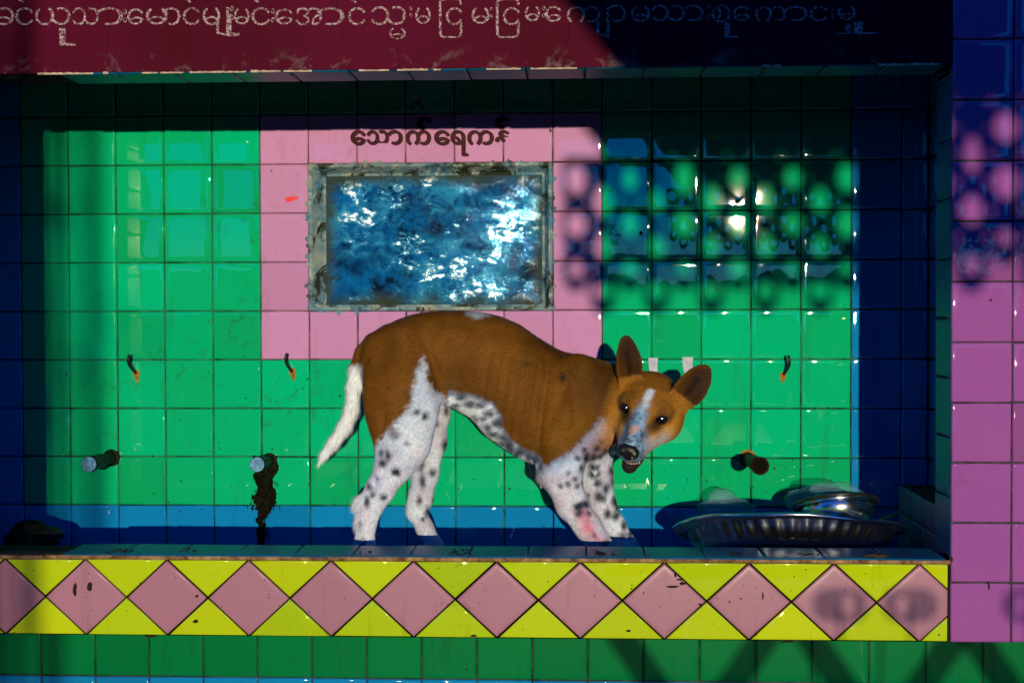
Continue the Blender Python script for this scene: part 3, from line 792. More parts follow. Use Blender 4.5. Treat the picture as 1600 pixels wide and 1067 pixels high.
# dark spots on the white skin
spots_n = [(600,722,9,7),(608,709,6,9),(597,705,4,8),(620,735,9,8),(574,782,5,9),(578,760,5,7),(600,774,7,6),(584,770,4,4),(568,848,5,9),(655,640,6,5),(668,647,6,7),(563,816,4,4),(640,690,4,3),(590,745,3,4),
           (876,756,5,5),(888,752,5,5),(898,745,4,4),(902,756,4,5),(912,752,4,4),(904,787,9,8),(914,785,7,8),(904,798,8,6),(908,728,5,7),(915,712,7,9),(928,716,6,8),(938,717,5,7),(925,734,7,6),(913,700,5,5),(933,700,6,6),(946,706,6,9),(902,712,5,5),
           (918,742,5,4),(940,690,5,6),(888,735,3,3),(918,800,4,4),(927,833,3,3),(945,845,5,6),(935,735,6,5)]
spots_f = [(691,632,6,7),(676,642,6,6),(690,646,5,8),(675,667,5,6),(650,730,5,9),(652,760,6,12),(646,792,5,8),(658,810,5,9),(688,702,6,10),(648,741,4,5),
           (928,745,12,9),(935,760,8,7),(947,770,6,9),(935,782,7,10),(955,742,5,9),(962,790,8,9),(957,760,4,8),(950,810,8,10),(963,815,7,9),(975,830,6,8),(972,845,7,5),(966,800,6,10),(985,845,6,6)]
spots_b = [(722,620,10,6),(735,630,12,7),(712,634,9,6),(752,632,10,6),(765,645,9,8),(755,655,8,5),(778,660,9,9),(742,655,5,7),(762,668,8,7),(772,678,12,6),(788,684,10,7),(796,698,8,12),(784,694,10,5),(812,705,9,7),(806,712,7,10),(824,715,6,11),(838,716,8,8),(800,672,7,7),(846,725,5,8)]
def spots(lst, mask, warp, colr, am):
    for x, y, a, b_ in lst:
        a *= .86; b_ *= .86; d_ = 1 - np.hypot((sx + warp*wobx - x)/a, (sy + warp*wob - y)/b_); paint(ss(d_*min(a, b_), 3.2)*mask*am, colr)
spots(spots_n, near*((m*legz + fm) > .3), .35, GREY, 1.0)
spots(spots_f, (~near)*((farleg + fm) > .3), .35, GREY*.8, .95)
spots(spots_b, (bm_ > .4)*(sx > 690), .5, GREY*1.2, .9)
rs = np.random.default_rng(3)
for _ in range(60):   # the same freckling on the sides that face away
    i = rs.integers(len(V)); r_ = rs.uniform(.004, .009)
    if V[i, 1] > YD + .02: paint(ss(1 - np.linalg.norm(V - V[i], axis=1)/r_, .5)*((farleg + fm + bm_) > .5)*.9, GREY)
# marks on the brown back
paint(ss(inpoly(sx + wobx*.4, sy + wob*.4, [(718,478),(728,490),(745,498),(760,494),(776,489),(770,476)]), 4)*(sy < 505), np.array([.42, .52, .60]))
paint(ss(5 - np.hypot(sx-880, (sy-588)*.7), 3)*near, (.02, .015, .012)); paint(ss(2.5 - np.hypot(sx-612, sy-603), 2)*near, (.03, .015, .01)); paint(ss(2.5 - np.hypot(sx-579, sy-563), 2)*near, (.03, .015, .01))
paint(ss(4 - np.hypot((sx-824)*.7, sy-567), 5)*near*.7, (.05, .025, .012))
neck_shade = ss(inpoly(sx + wobx, sy + wob, [(925,566),(960,575),(975,600),(968,660),(950,672),(938,640),(940,600)]), 14)*(V[:, 1] > .2)  # shadow of the head on the neck, painted into the coat
paint(neck_shade*.8, BROWN*.35)
paint(ss(inpoly(sx + wobx*2, sy + wob, [(640,612),(690,600),(720,612),(760,622),(760,632),(700,626),(686,622)]), 12)*near*(1-m)*.45*(bm_ < .3), np.array([.03, .022, .016]))
# head markings in head axes (u right, v up, w forward)
hu, hv, hw = (V - HC)@Uv/HSC, (V - HC)@Vv/HSC, (V - HC)@Wv/HSC
head = ss(.118 - np.linalg.norm((V - hp(0, -.01, .03))/np.array([1, 1, 1]), axis=1) + (vnoise(V, 110, 31) - .5)*.012, .016)*ss(hw + .02, .03)*ss(.068 - np.abs(hu), .014)
hn = (vnoise(V, 160, 21) - .5)*.006
uu, vv = hu + hn, hv + (vnoise(V, 150, 22) - .5)*.006
def hpaint(mask, colr): paint(mask*head, colr)
hpaint(np.ones(len(V))*.85, np.array([.43, .185, .020])*((.85 + .3*vnoise(V, 120, 7))[:, None]))
hpaint(ss(.022 - np.abs(np.abs(hu) - .034) , .016)*ss(.030 - np.abs(hv + .022), .02)*(hw > .02)*.7, np.array([.62, .32, .06]))
hpaint(ss(.055 - np.abs(hu), .02)*ss(hv - .024, .03)*.6, BROWN*.9)
bl = ss(.0065 + .0035*np.clip((.03 - vv)/.04, -.5, 1.6) - np.abs(uu), .004)*ss(.050 - vv, .008)*(hw > .01)*ss(vv + .02, .01)
hpaint(bl, np.array([.62, .70, .86]))
mz = ss(.0075 + .42*np.clip(hw - .052, 0, .055) - np.abs(uu + .002) + (vnoise(V, 75, 51) - .5)*.010, .008)*ss(hw - .050, .014)*ss(hv + .058, .02)
hpaint(mz*.92, np.array([.06, .20, .42]))  # blue fill light on the grey muzzle painted into the coat
hpaint(mz*ss(vnoise(V, 85, 23)*10 - 5.2, 2.2)*.8, np.array([.30, .50, .74])); hpaint(mz*ss(vnoise(V, 210, 24)*10 - 6.2, 1.2)*.8, np.array([.04, .06, .09]))
hpaint(ss(.009 - np.hypot(uu + .004, hw - .092), .004)*ss(hv + .03, .006), np.array([.52, .36, .36]))
hpaint(ss(.026 - np.abs(hw - .072), .014)*ss(-.014 - hv, .012)*ss(hv + .050, .012)*ss(hu - .008, .008)*.7, np.array([.36, .50, .64]))
for s_ in (-1, 1):
    ec = np.array([s_*.0345, .0105, .0500]); q = np.stack([hu, hv, hw], 1) - ec
    e1 = np.hypot(q[:, 0]*.85, q[:, 1])
    hpaint(ss(.0140 - e1, .006)*(hw > .02)*.85, (.012, .008, .006))
    q2 = np.hypot((hu - s_*.024)*.8, hv - .005); hpaint(ss(.007 - q2, .008)*(hw > .02)*.55, (.015, .01, .008))
    q3 = np.hypot((hu - s_*.030), (hv - .026)*.8); hpaint(ss(.008 - q3, .008)*(hw > .02)*.45, (.02, .012, .01))
hpaint(ss(2 - np.hypot((hu - .032)*400, (hv - .043)*500), 2), (.03, .035, .05))
# mouth and jaw: black lips, dark inside
jaw = ss(-.050 - hv, .006)*(hw > .058)*(np.abs(hu) < .034)
hreg = np.linalg.norm(V - hp(0, -.04, .06), axis=1) < .075
paint(jaw*hreg*.97, (.012, .011, .013))
inside = (hv < -.044) & (hv > -.069) & (hw > .050) & (np.abs(hu) < .024)
paint(inside*hreg*1.0, (.030, .010, .010))
# ears: dark hollow, brown rim
for E0, E1, fc, wd in ((EL0, EL1, (.22, -1, .05), rp(21.5, .24)), (ER0, ER1, (.05, -1, -.12), rp(25, .23))):
    A = E1 - E0; L = np.linalg.norm(A); A = A/L; Fc = np.array(fc, float); Fc -= A*(Fc@A); Fc /= np.linalg.norm(Fc); Bc = np.cross(A, Fc)
    q = V - E0; a = q@A/L; b_ = q@Bc
    e_in = (a > .12)*(a < 1.05)*(np.abs(b_) < wd*1.1)*(np.abs(q@Fc) < .05)
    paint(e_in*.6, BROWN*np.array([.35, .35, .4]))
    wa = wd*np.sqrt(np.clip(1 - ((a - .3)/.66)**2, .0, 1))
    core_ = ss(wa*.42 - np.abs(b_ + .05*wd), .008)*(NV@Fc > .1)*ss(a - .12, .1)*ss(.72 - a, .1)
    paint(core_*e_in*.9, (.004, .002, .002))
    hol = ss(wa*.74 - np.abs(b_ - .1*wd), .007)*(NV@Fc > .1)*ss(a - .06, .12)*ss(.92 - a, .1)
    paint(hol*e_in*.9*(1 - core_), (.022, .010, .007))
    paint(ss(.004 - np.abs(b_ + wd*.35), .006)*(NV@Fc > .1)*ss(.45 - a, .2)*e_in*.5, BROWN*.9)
C = np.clip(C, .003, 1)
ca = me.color_attributes.new('coat', 'FLOAT_COLOR', 'POINT')
ca.data.foreach_set('color', np.concatenate([C, np.ones((len(V), 1))], 1).ravel().astype(np.float32))
t = NT("dog_coat")
cc_ = t.attr('coat', 'Color')
hair = t.noise(420, 3, .6, .2, t.map((.35, 1, .8), (0, R(25), 0)))
hair2 = t.noise(900, 2, .6, 0, t.map((.3, 1, .9), (0, R(35), 0)))
colr = t.mix(t.ramp(hair, [(.3, .0), (.7, .34)]), cc_, (.0, .0, .0))
colr = t.mix(t.ramp(hair2, [(.5, 0), (.8, .35)]), colr, t.mix(1.0, cc_, (1.6, 1.6, 1.6), 'MULTIPLY'))
t.set(Base_Color=colr, Roughness=.62, Specular_IOR_Level=.09)
t.b.inputs['Sheen Weight'].default_value = .03; t.b.inputs['Sheen Roughness'].default_value = .4
t.bump(hair, .35, .0016)
COAT = t.m
# short fur: fine blades lying along the lie of the coat
def fur(n, seed):
    r_ = np.random.default_rng(seed)
    tri = np.empty(len(me.polygons)*4, np.int32); me.polygons.foreach_get('vertices', tri); tri = tri.reshape(-1, 4)
    ar = np.linalg.norm(np.cross(V[tri[:, 2]] - V[tri[:, 0]], V[tri[:, 3]] - V[tri[:, 1]]), axis=1)
    f = r_.choice(len(tri), n, p=ar/ar.sum()); uv = r_.random((n, 2)); q = tri[f]
    wts = np.stack([(1-uv[:, 0])*(1-uv[:, 1]), uv[:, 0]*(1-uv[:, 1]), uv[:, 0]*uv[:, 1], (1-uv[:, 0])*uv[:, 1]], 1)
    p = (V[q]*wts[:, :, None]).sum(1); nn = (NV[q]*wts[:, :, None]).sum(1); nn /= np.linalg.norm(nn, axis=1)[:, None]; c = (C[q]*wts[:, :, None]).sum(1)
    px_, py_ = sidepx0(p)
    flow = np.tile(np.array([-.8, 0, -.55]), (n, 1))
    flow[py_ > 690] = (-.15, 0, -1); tl = (px_ < 566); flow[tl] = (-.35, 0, -1)
    hd = np.linalg.norm(p - HC, axis=1) < .15; flow[hd] = -Wv + (p[hd] - HC)*2
    flow += r_.normal(0, .16, (n, 3))
    flow -= nn*(flow*nn).sum(1)[:, None]; flow /= np.linalg.norm(flow, axis=1)[:, None] + 1e-9
    L = r_.uniform(.006, .011, n); L[hd] *= .55; L[tl & (py_ > 570)] *= 1.7; L[(py_ > 690) & ~tl] *= .7
    su, sv, sw = (p - HC)@Uv/HSC, (p - HC)@Vv/HSC, (p - HC)@Wv/HSC
    keep = ~((sw > .085) & hd) & ~((sw > .03) & hd & (np.hypot(np.abs(su) - .0345, sv - .0105) < .016)) & ~((sv < -.044) & (sw > .045) & hd)
    p, nn, c, flow, L = p[keep], nn[keep], c[keep], flow[keep], L[keep]; n = len(p)
    wd = np.cross(flow, nn); hw_ = .00042
    lift = r_.uniform(.10, .34, n)[:, None]
    v = np.stack([p - wd*hw_ - nn*.0004, p + wd*hw_ - nn*.0004, p + (flow + nn*lift)*L[:, None]], 1).reshape(-1, 3)
    me_ = bpy.data.meshes.new("fur"); me_.vertices.add(3*n); me_.vertices.foreach_set('co', v.ravel()); me_.loops.add(3*n); me_.polygons.add(n)
    me_.loops.foreach_set('vertex_index', np.arange(3*n)); me_.polygons.foreach_set('loop_start', np.arange(n)*3); me_.update(); me_.validate()
    k = r_.uniform(.55, 1.5, n)[:, None, None]*np.array([.8, .85, 1.15])[None, :, None]
    cc = np.clip(c[:, None, :]*k, 0, 1).reshape(-1, 3)
    a_ = me_.color_attributes.new('coat', 'FLOAT_COLOR', 'POINT'); a_.data.foreach_set('color', np.concatenate([cc, np.ones((3*n, 1))], 1).ravel().astype(np.float32))
    t = NT("fur_hair"); t.set(Base_Color=t.attr('coat', 'Color'), Roughness=.5, Specular_IOR_Level=.05)
    link("fur", me_, [t.m], dog)
dog = empty("dog", (float(Q(780, 600, YD)[0]), YD, FLOOR), "brown and white spotted dog crouching in the niche, turning its head to look out", "dog")
link("body", me, [COAT], dog, True)
fur(150000, 4)
# eyes
t = NT("dog_eye"); t.set(Base_Color=(.006, .004, .003, 1), Roughness=.13, IOR=1.9); EYE = t.m
t = NT("dog_iris"); t.set(Base_Color=(.045, .018, .006, 1), Roughness=.05, IOR=1.45); IRIS = t.m
def sphere(b, c, r, B=None, rad=None, n=20, mi=0):
    vs = []; fs = []; m_ = n//2
    for i in range(m_+1):
        th = math.pi*i/m_
        for k in range(n):
            q = np.array([math.sin(th)*math.cos(2*math.pi*k/n), math.sin(th)*math.sin(2*math.pi*k/n), math.cos(th)])*(rad if rad is not None else r)
            vs.append(np.array(c) + (q if B is None else q[0]*B[0] + q[1]*B[1] + q[2]*B[2]))
    for i in range(m_):
        for k in range(n): fs.append((i*n+k, (i+1)*n+k, (i+1)*n+(k+1) % n, i*n+(k+1) % n))
    b.poly(vs, fs, mi)
for s_ in (-1, 1):
    b = MB(); c = hp(s_*.0335, .0102, .0448); sphere(b, c, .0124, n=28)
    b.build("eye", [EYE], dog, True)
# nose
t = NT("dog_nose"); t.set(Base_Color=(.010, .009, .010, 1), Roughness=.38, IOR=1.45)
t.bump(t.noise(700, 2), .4, .0008); NOSE = t.m
D2 = Field(hp(0, -.02, .12) - .035, hp(0, -.02, .12) + .035, .0013)
D, DK = D2, D
hell((0, -.0130, .1225), (.0185, .0105, .010), .006)
hell((0, -.0240, .1235), (.0115, .012, .009), .006)
for s_ in (-1, 1):
    hell((s_*.0110, -.0165, .1265), (.0085, .009, .0085), .004)
for s_ in (-1, 1):
    hell((s_*.0095, -.0185, .1345), (.0042, .0040, .0055), .002, True)
    hell((s_*.0155, -.0205, .1320), (.0050, .0022, .0060), .002, True)
D.cap(hp(0, -.022, .1345), .0009, hp(0, -.036, .1325), .0009, .001, sub=True)
v_, f_ = D.mesh(); me2 = bpy.data.meshes.new("nose"); me2.from_pydata(v_.tolist(), [], f_.tolist()); link("nose", me2, [NOSE], dog, True)
D = DK
t = NT("whisker"); t.set(Base_Color=(.25, .25, .25, 1)); WHISK = t.m
# teeth and tongue
TOOTH = plainmat("tooth", (.62, .56, .45), .3, (.5, .42, .3), 200)
b = MB()
for k in range(-4, 5):
    u = k*.0042; w_ = .1030 - abs(k)**1.7*.0008
    vs = [hp(u - .0014, -.0660, w_), hp(u + .0014, -.0660, w_), hp(u + .0014, -.0660, w_ - .002), hp(u - .0014, -.0660, w_ - .002), hp(u, -.0595 + (.002 if abs(k) == 4 else 0)*1, w_ - .001)]
    b.poly(vs, [(0, 1, 4), (1, 2, 4), (2, 3, 4), (3, 0, 4)])
b.build("teeth", [TOOTH], dog)
t = NT("tongue_flesh"); t.set(Base_Color=(.28, .07, .08, 1), Roughness=.25); b = MB()
sphere(b, hp(0, -.0665, .078), 1, BH, np.array([.011, .0035, .020])); b.build("tongue", [t.m], dog, True)
for k in range(22):
    s_ = -1 if k < 11 else 1
    if k in (0, 11): b = MB()
    p0 = hp(s_*random.uniform(.016, .021), random.uniform(-.046, -.028), random.uniform(.085, .108))
    dr = Uv*s_*random.uniform(.5, 1) + Vv*random.uniform(-.5, .1) + Wv*random.uniform(-.1, .3); L = random.uniform(.018, .035)
    b.tube([p0, p0 + dr*L*.5, p0 + dr*L + np.array([0, 0, -.004])], [.00022, .00018, .0001], 4)
    if k in (10, 21): b.build("whiskers", [WHISK], dog)
# ------------------------------------------------------------------ lettering
LET = plainmat("maroon_paint", (.05, .003, .007), .5, (.028, .002, .004), 60)
t = NT("chalk"); t.set(Base_Color=t.mix(t.ramp(t.noise(260, 3, .7), [(.42, 0), (.58, 1)]), (.10, .012, .03), t.mix(t.noise(9, 3), (.50, .38, .48), (.40, .30, .24))), Roughness=.95)
t.set(Alpha=t.ramp(t.noise(190, 4, .7), [(.36, .0), (.46, 1)])); CHALK = t.m
def glyphs(name, items, y, mat, parent, offset=0.0, depth=.0004, shear=0):
    """letters, each fitted to its own box on a wall: items = (character, x0, x1, y0, y1)"""
    vs = []; fs = []
    dg = bpy.context.evaluated_depsgraph_get()
    cache = {}
    for ch, a0, a1, b0, b1 in items:
        if ch not in cache:
            cu = bpy.data.curves.new("letter", 'FONT'); cu.body = ch; cu.size = 1; cu.offset = offset; cu.resolution_u = 6; cu.fill_mode = 'BOTH'; cu.extrude = .001
            o = bpy.data.objects.new("letter", cu); col.objects.link(o); bpy.context.view_layer.update()
            m_ = bpy.data.meshes.new_from_object(o.evaluated_get(bpy.context.evaluated_depsgraph_get()))
            cache[ch] = ([tuple(v.co) for v in m_.vertices], [tuple(p.vertices) for p in m_.polygons])
            bpy.data.objects.remove(o); bpy.data.curves.remove(cu); bpy.data.meshes.remove(m_)
        vv_, ff = cache[ch]
        if not vv_: continue
        q = np.array(vv_); lo = q.min(0); hi = q.max(0); sz = np.maximum(hi - lo, 1e-5)
        lay = 0.00022*(len(vs) % 7)/7; A = P(a0, b1, y); Bp = P(a1, b0, y); base = len(vs)
        for v in q:
            k = (v - lo)/sz; vs.append((A[0] + (Bp[0]-A[0])*k[0], y - (depth if v[2] > 0 else 0) - lay, A[2] + (Bp[2]-A[2])*k[1]))
        fs += [tuple(base + i for i in f) for f in ff]
    me_ = bpy.data.meshes.new(name); me_.from_pydata(vs, [], fs); me_.update()
    return link(name, me_, [mat], parent)
def cx(a): return 460 + a/3.138
def cy(a): return 160 + a/3.138
sign = [(c, cx(a), cx(b_), cy(d), cy(e)) for c, a, b_, d, e in (
    ("\u1031", 278, 350, 138, 212), ("\u101e", 356, 462, 138, 210), ("\u102c", 456, 530, 138, 210), ("\u1000", 548, 668, 138, 212), ("\u103a", 604, 674, 72, 140),
    ("\u1031", 688, 762, 138, 212), ("\u101b", 768, 852, 138, 265), ("\u1000", 850, 976, 138, 212), ("\u1014", 986, 1058, 138, 258), ("\u103a", 986, 1056, 72, 134))]
sign = [(c, a + k, b_ + k, d + k*.6, e + k*.6) for k in (-1.0, 1.0) for c, a, b_, d, e in sign]
glyphs("painted_letters", sign, YB - .0006, LET, station, .022)
chalk = [("\u1001",-8,22,12,40),("\u1004",24,52,12,40),("\u103a",28,50,-9,5),("\u101a",55,110,12,40),("\u102f",93,118,44,72),("\u101e",113,154,12,40),("\u102c",150,192,12,40),("\u1038",193,198,15,36),
 ("\u1031",199,224,14,39),("\u1019",228,262,13,39),("\u102c",254,282,12,40),("\u1004",286,312,12,40),("\u103a",290,312,-9,5),("\u1019",317,344,12,40),("\u103b",338,358,12,58),("\u102f",354,374,22,57),("\u1038",360,365,10,32),
 ("\u1019",366,390,13,39),("\u1004",393,422,12,40),("\u103a",396,418,-9,5),("\u1038",424,429,14,36),("\u1031",430,457,14,39),("\u1021",462,503,12,40),("\u102c",495,538,12,40),("\u1004",544,571,12,40),("\u103a",548,570,-9,5),
 ("\u101e",580,634,10,40),("\u1019",608,634,44,62),("\u1038",640,644,10,28),("\u1019",649,673,12,38),("\u103c",686,722,-2,60),("\u1004",697,722,12,40),("\u1019",737,765,12,38),("\u1038",766,770,12,30),("\u103c",775,812,-2,60),
 ("\u1004",786,812,12,40),("\u1019",820,844,10,34),("\u1038",847,852,10,28),("\u1031",852,877,10,35),("\u1000",886,938,10,36),("\u103b",932,952,12,60),("\u102c",948,978,8,35),("\u103a",955,977,-12,2),("\u1019",986,1016,10,35),
 ("\u101e",1018,1070,8,34),("\u102c",1064,1100,8,34),("\u1038",1105,1110,8,30),("\u1005",1112,1142,8,36),("\u102f",1132,1154,36,60),("\u1031",1145,1172,10,34),("\u1000",1180,1228,10,34),("\u102c",1225,1262,10,34),("\u1004",1265,1293,10,34),
 ("\u1038",1299,1303,10,28),("\u1019",1309,1337,10,32),("\u103e",1306,1330,38,54),("\u102f",1334,1372,34,54)]
glyphs("chalk_writing", chalk, -.0008, CHALK, lint, -.006, .0003)

# ------------------------------------------------------------------ marks on the walls
def blot(b, px, py, Y, a, c, n=14, mi=0, j=.35, th=.0004):
    """an irregular thin patch lying on a wall"""
    pts = [(px + a*math.cos(2*math.pi*i/n)*random.uniform(1-j, 1+j), py + c*math.sin(2*math.pi*i/n)*random.uniform(1-j, 1+j)) for i in range(n)]
    v = [P(x, y, Y) for x, y in pts]; v2 = [q + np.array([0, -th, 0]) for q in v]
    cen = np.mean(v2, 0)
    b.poly(v + v2 + [cen], [(i, (i+1) % n, n + (i+1) % n, n + i) for i in range(n)] + [(n+i, n+(i+1) % n, 2*n) for i in range(n)], mi)
YM = YB - .0002
DRIP = plainmat("pale_paint_drip", (.50, .52, .66), .6, (.36, .36, .52), 80)
for (x, y, a, c) in ((1020.5, 573, 7.5, 14), (1074.5, 571, 8.5, 13)):
    b = MB(); pl = [(x-a, y-c), (x+a, y-c), (x+a*.85, y), (x+a*.95, y+c*.6), (x+a*.3, y+c), (x-a*.5, y+c*1.25), (x-a*.8, y+c*.4)]
    v = [P(p, q, YM) for p, q in pl]; n = len(v)
    b.poly(v + [q - np.array([0, .0006, 0]) for q in v], [(i, (i+1) % n, n+(i+1) % n, n+i) for i in range(n)] + [tuple(range(n, 2*n))]); b.build("paint_drip", [DRIP], station)
t = NT("red_paint"); t.set(Base_Color=(.75, .008, .015, 1), Roughness=.6); b = MB()
for dx_, dy_, a in ((-5, 1, 4.5), (1, 0, 5.5), (7, -2, 3.5)): blot(b, 455 + dx_, 311 + dy_, YM - .0001*dx_/5, a, a*.8)
b.build("red_paint_mark", [t.m], station)
SPECK = plainmat("dark_speck", (.012, .010, .006), .8, (.03, .02, .008), 200)
b = MB()
for x, y, a in ((652,161,4),(645,168,2.5),(659,168,2.5),(655,154,2),(860,204,2),(1001,364,3),(1180,281,2),(700,372,0)):
    if a: blot(b, x, y, YM, a, a*1.2, 8)
for _ in range(70):
    x, y = random.choice(((random.uniform(60, 540), random.uniform(560, 790)), (random.uniform(1010, 1320), random.uniform(600, 790)), (random.uniform(100, 1320), random.uniform(740, 800)), (random.uniform(600, 900), random.uniform(640, 830))))
    blot(b, x, y, YM, random.uniform(.6, 1.9), random.uniform(.6, 2.2), 7)
tag(b.build('wall_specks', [SPECK], station), kind='stuff')
b = MB()
for x, y, a, c in ((117,921,3,10),(140,916,4,7),(308,931,2.5,2.5),(306,970,4,3),(1094,944,2.5,2),(1052,916,9,2),(1062,905,5,1.5),(1055,898,2,4),(1066,911,6,3),(982,985,4,2),(1192,931,1.5,5),(1140,940,1.5,1.5),(1158,935,2,1),(235,993,9,2.5),(740,993,6,2),(1232,1002,12,1.6),(190,872,11,2.5),(75,866,4,2)): blot(b, x, y, -.0006, a, c, 11)
for _ in range(60): blot(b, random.uniform(5, 1470), random.uniform(882, 992), -.0006, random.uniform(.5, 1.3), random.uniform(.5, 1.4), 7)
for x, y, a, c in ((1495,655,1.5,6),(1512,700,2,2),(1555,690,2,3),(1545,915,1.5,9),(1486,873,3,6),(1541,960,1.5,2.5),(1520,810,2,2)): blot(b, x, y, -.0024, a, c, 8)
tag(b.build('front_specks', [SPECK], station), kind='stuff')

# moss and slime hanging below the middle pipe
t = NT("black_moss"); nz = t.noise(70, 6, .7)
t.set(Base_Color=t.mix(t.ramp(nz, [(.5, 0), (.72, 1)]), (.004, .005, .003), t.mix(t.ramp(t.noise(33, 3), [(.5, 0), (.66, 1)]), (.025, .022, .010), (.05, .02, .010))), Roughness=.75, Specular_IOR_Level=.05); t.bump(nz, 1, .006)
b = MB()
mo = empty("moss_streak", tuple(P(414, 780, YB)), "black moss and slime streak running down the tiles below the middle left pipe", "moss")
def streak(b, prof, n=9, amp=.0045):
    rows = []
    for (y, xl_, xr_) in prof:
        row = []
        for k in range(n):
            f = k/(n-1); x = xl_ + (xr_-xl_)*f + random.uniform(-2, 2); p = P(x, y + random.uniform(-2, 2), YB)
            p[1] -= (0.0006 + (math.sin(math.pi*f)**.7)*amp*random.uniform(.4, 1.5)) if 0 < k < n-1 else 0
            row.append(p)
        rows.append(row)
    vs = [p for r in rows for p in r]; fs = []
    for i in range(len(rows)-1):
        for k in range(n-1): fs.append((i*n+k, (i+1)*n+k, (i+1)*n+k+1, i*n+k+1))
    b.poly(vs, fs)
pr = []
for y in range(712, 852, 3):
    if y < 792: l_, r_ = 398 + 3*math.sin(y*.2), 429 + 3*math.sin(y*.13 + 1) + (3 if y < 745 else 0)
    else: l_, r_ = 402 + 1.5*math.sin(y*.3), 424 - (y-792)*.45 if y < 810 else 413 + 2*math.sin(y*.4)
    pr.append((y, l_, r_))
streak(b, pr); b.build("slime", [t.m], mo, True)
b = MB()
for _ in range(150):   # loose tufts round the edges
    y = random.triangular(712, 850, 770); x = random.gauss(413, 9 if y < 795 else 4)
    p = P(x, y, YB - .003); L = random.uniform(.004, .012); d_ = np.array([random.uniform(-.7, .7), random.uniform(-.6, 0), -1])
    b.tube([p, p + d_*L*.6, p + d_*L + np.array([0, 0, -.002])], [.0011, .0009, .0003], 4)
for _ in range(14): blot(b, random.uniform(392, 436), random.gauss(792, 3), YM, random.uniform(1, 3.5), random.uniform(1, 2.5), 7)
tag(b.build('moss_tufts', [t.m], mo), kind='stuff')

# ------------------------------------------------------------------ pipe stubs
PIPE = plainmat("dirty_pipe", (.010, .014, .010), .5, (.005, .007, .005), 40)
PIPE2 = plainmat("rusty_pipe", (.035, .014, .008), .55, (.012, .007, .005), 60)
CAPM = plainmat("pale_blue_cap", (.16, .38, .62), .4, (.05, .16, .30), 90)
HOLE = plainmat("pipe_hole", (.006, .004, .003), .9, (.003, .003, .003), 40)
def pipe(base, tip, rad, length, label, capped):
    p0 = P(base[0], base[1], YB); p1 = P(tip[0], tip[1], YB - length); ax = p1 - p0; L = np.linalg.norm(ax); ax /= L
    g = empty("water_pipe", tuple(p0), label, "pipe", "pipe stubs in the back wall of the niche")
    b = MB(); m = PIPE if capped else PIPE2
    b.tube([p0 - ax*.01, p0 + ax*.004, p0 + ax*.006, p0 + ax*.45*L, p0 + ax*.47*L, p0 + ax*(L-.012), p0 + ax*(L-.011), p0 + ax*L], [rad*.85, rad*.85, rad*.72, rad*.74, rad*.92, rad*.92, rad*1.04, rad*1.04], 20, cap=True)
    b.build("pipe_stub", [m], g, True)
    b = MB()
    b.tube([p0 - ax*.004, p0 + ax*.003, p0 + ax*.0035], [rad*1.15, rad*1.12, rad*.9], 18); b.build("wall_flange", [PIPE if capped else RUST], g, True)
    b = MB()
    if capped:
        b.tube([p0 + ax*(L+.0002), p0 + ax*(L+.003), p0 + ax*(L+.0032)], [rad*.97, rad*.95, rad*.80], 20)
        o_ = p0 + ax*(L+.0034); sx_ = np.cross(ax, [0, 0, 1]); sx_ /= np.linalg.norm(sx_); sz_ = np.cross(sx_, ax)
        for s_ in (-1, 1):
            c_ = o_ + sx_*rad*.38*s_
            b.poly([c_ + sx_*a*rad*.18 + sz_*q*rad*.5 + ax*e for e in (0, .003) for a, q in ((-1,-1),(1,-1),(1,1),(-1,1))], [(4,5,6,7),(0,1,5,4),(1,2,6,5),(2,3,7,6),(3,0,4,7)])
        c_ = o_; b.poly([c_ + sx_*a*rad*.25 + sz_*q*rad*.12 + ax*e for e in (0, .0025) for a, q in ((-1,-1),(1,-1),(1,1),(-1,1))], [(4,5,6,7),(0,1,5,4),(1,2,6,5),(2,3,7,6),(3,0,4,7)])
        b.build("pipe_cap", [CAPM], g)
    else:
        b.tube([p0 + ax*(L+.0003), p0 + ax*(L+.0030)], [rad*.78, rad*.74], 18); b.build("pipe_mouth", [HOLE], g)  # solid dark disc stands in for the shade inside the pipe
        b = MB(); b.tube([p0 + ax*(L-.0005), p0 + ax*(L+.002)], [rad*1.12, rad*1.05], 20, cap=False); b.build("pipe_collar", [m], g, True)
pipe((174, 715), (139, 725), .0175, .135, "leftmost pipe stub with a pale blue end cap, long and dark green", True)
pipe((421, 720), (402, 725.5), .0165, .12, "pipe stub with pale blue end cap above the black moss streak", True)
pipe((1168, 716), (1188, 728), .0175, .20, "open rusty pipe stub on the right side above the metal tray", False)

# ------------------------------------------------------------------ hooks
def hook(px, py, label, flip=1):
    p0 = P(px + 4*flip, py + 13, YB); g = empty("wall_hook", tuple(p0), label, "hook", "rusty wire hooks in the back wall of the niche")
    pts = []
    m = mpp(YB)
    for k in range(13):
        a = -.5*math.pi + k/12*1.15*math.pi
        pts.append((p0[0] + (-4*flip - 6.5*flip*math.sin(k/12*math.pi*.75) + 4*flip)*m, YB + .004 - .034*math.sin(k/12*math.pi*.62), p0[2] + (k/12*31 - 2)*m))
    b = MB(); b.tube(pts, [.0034]*10 + [.0033, .003, .0024], 10); b.build("hook_wire", [IRON], g, True)
    b = MB(); n = 12
    blot(b, px + 4*flip, py + 15, YM, 5, 7, n); blot(b, px + 5*flip, py + 22, YM - .0002, 3.2, 6, n); b.build("rust_stain", [RUST], g)
hook(209, 569, "leftmost wire hook with a rust stain on green tiles")
hook(453, 567, "wire hook with a rust stain just under the pink tiles, left of the dog")
hook(1228, 571, "wire hook on green tiles to the right of the dog's ears", -1)

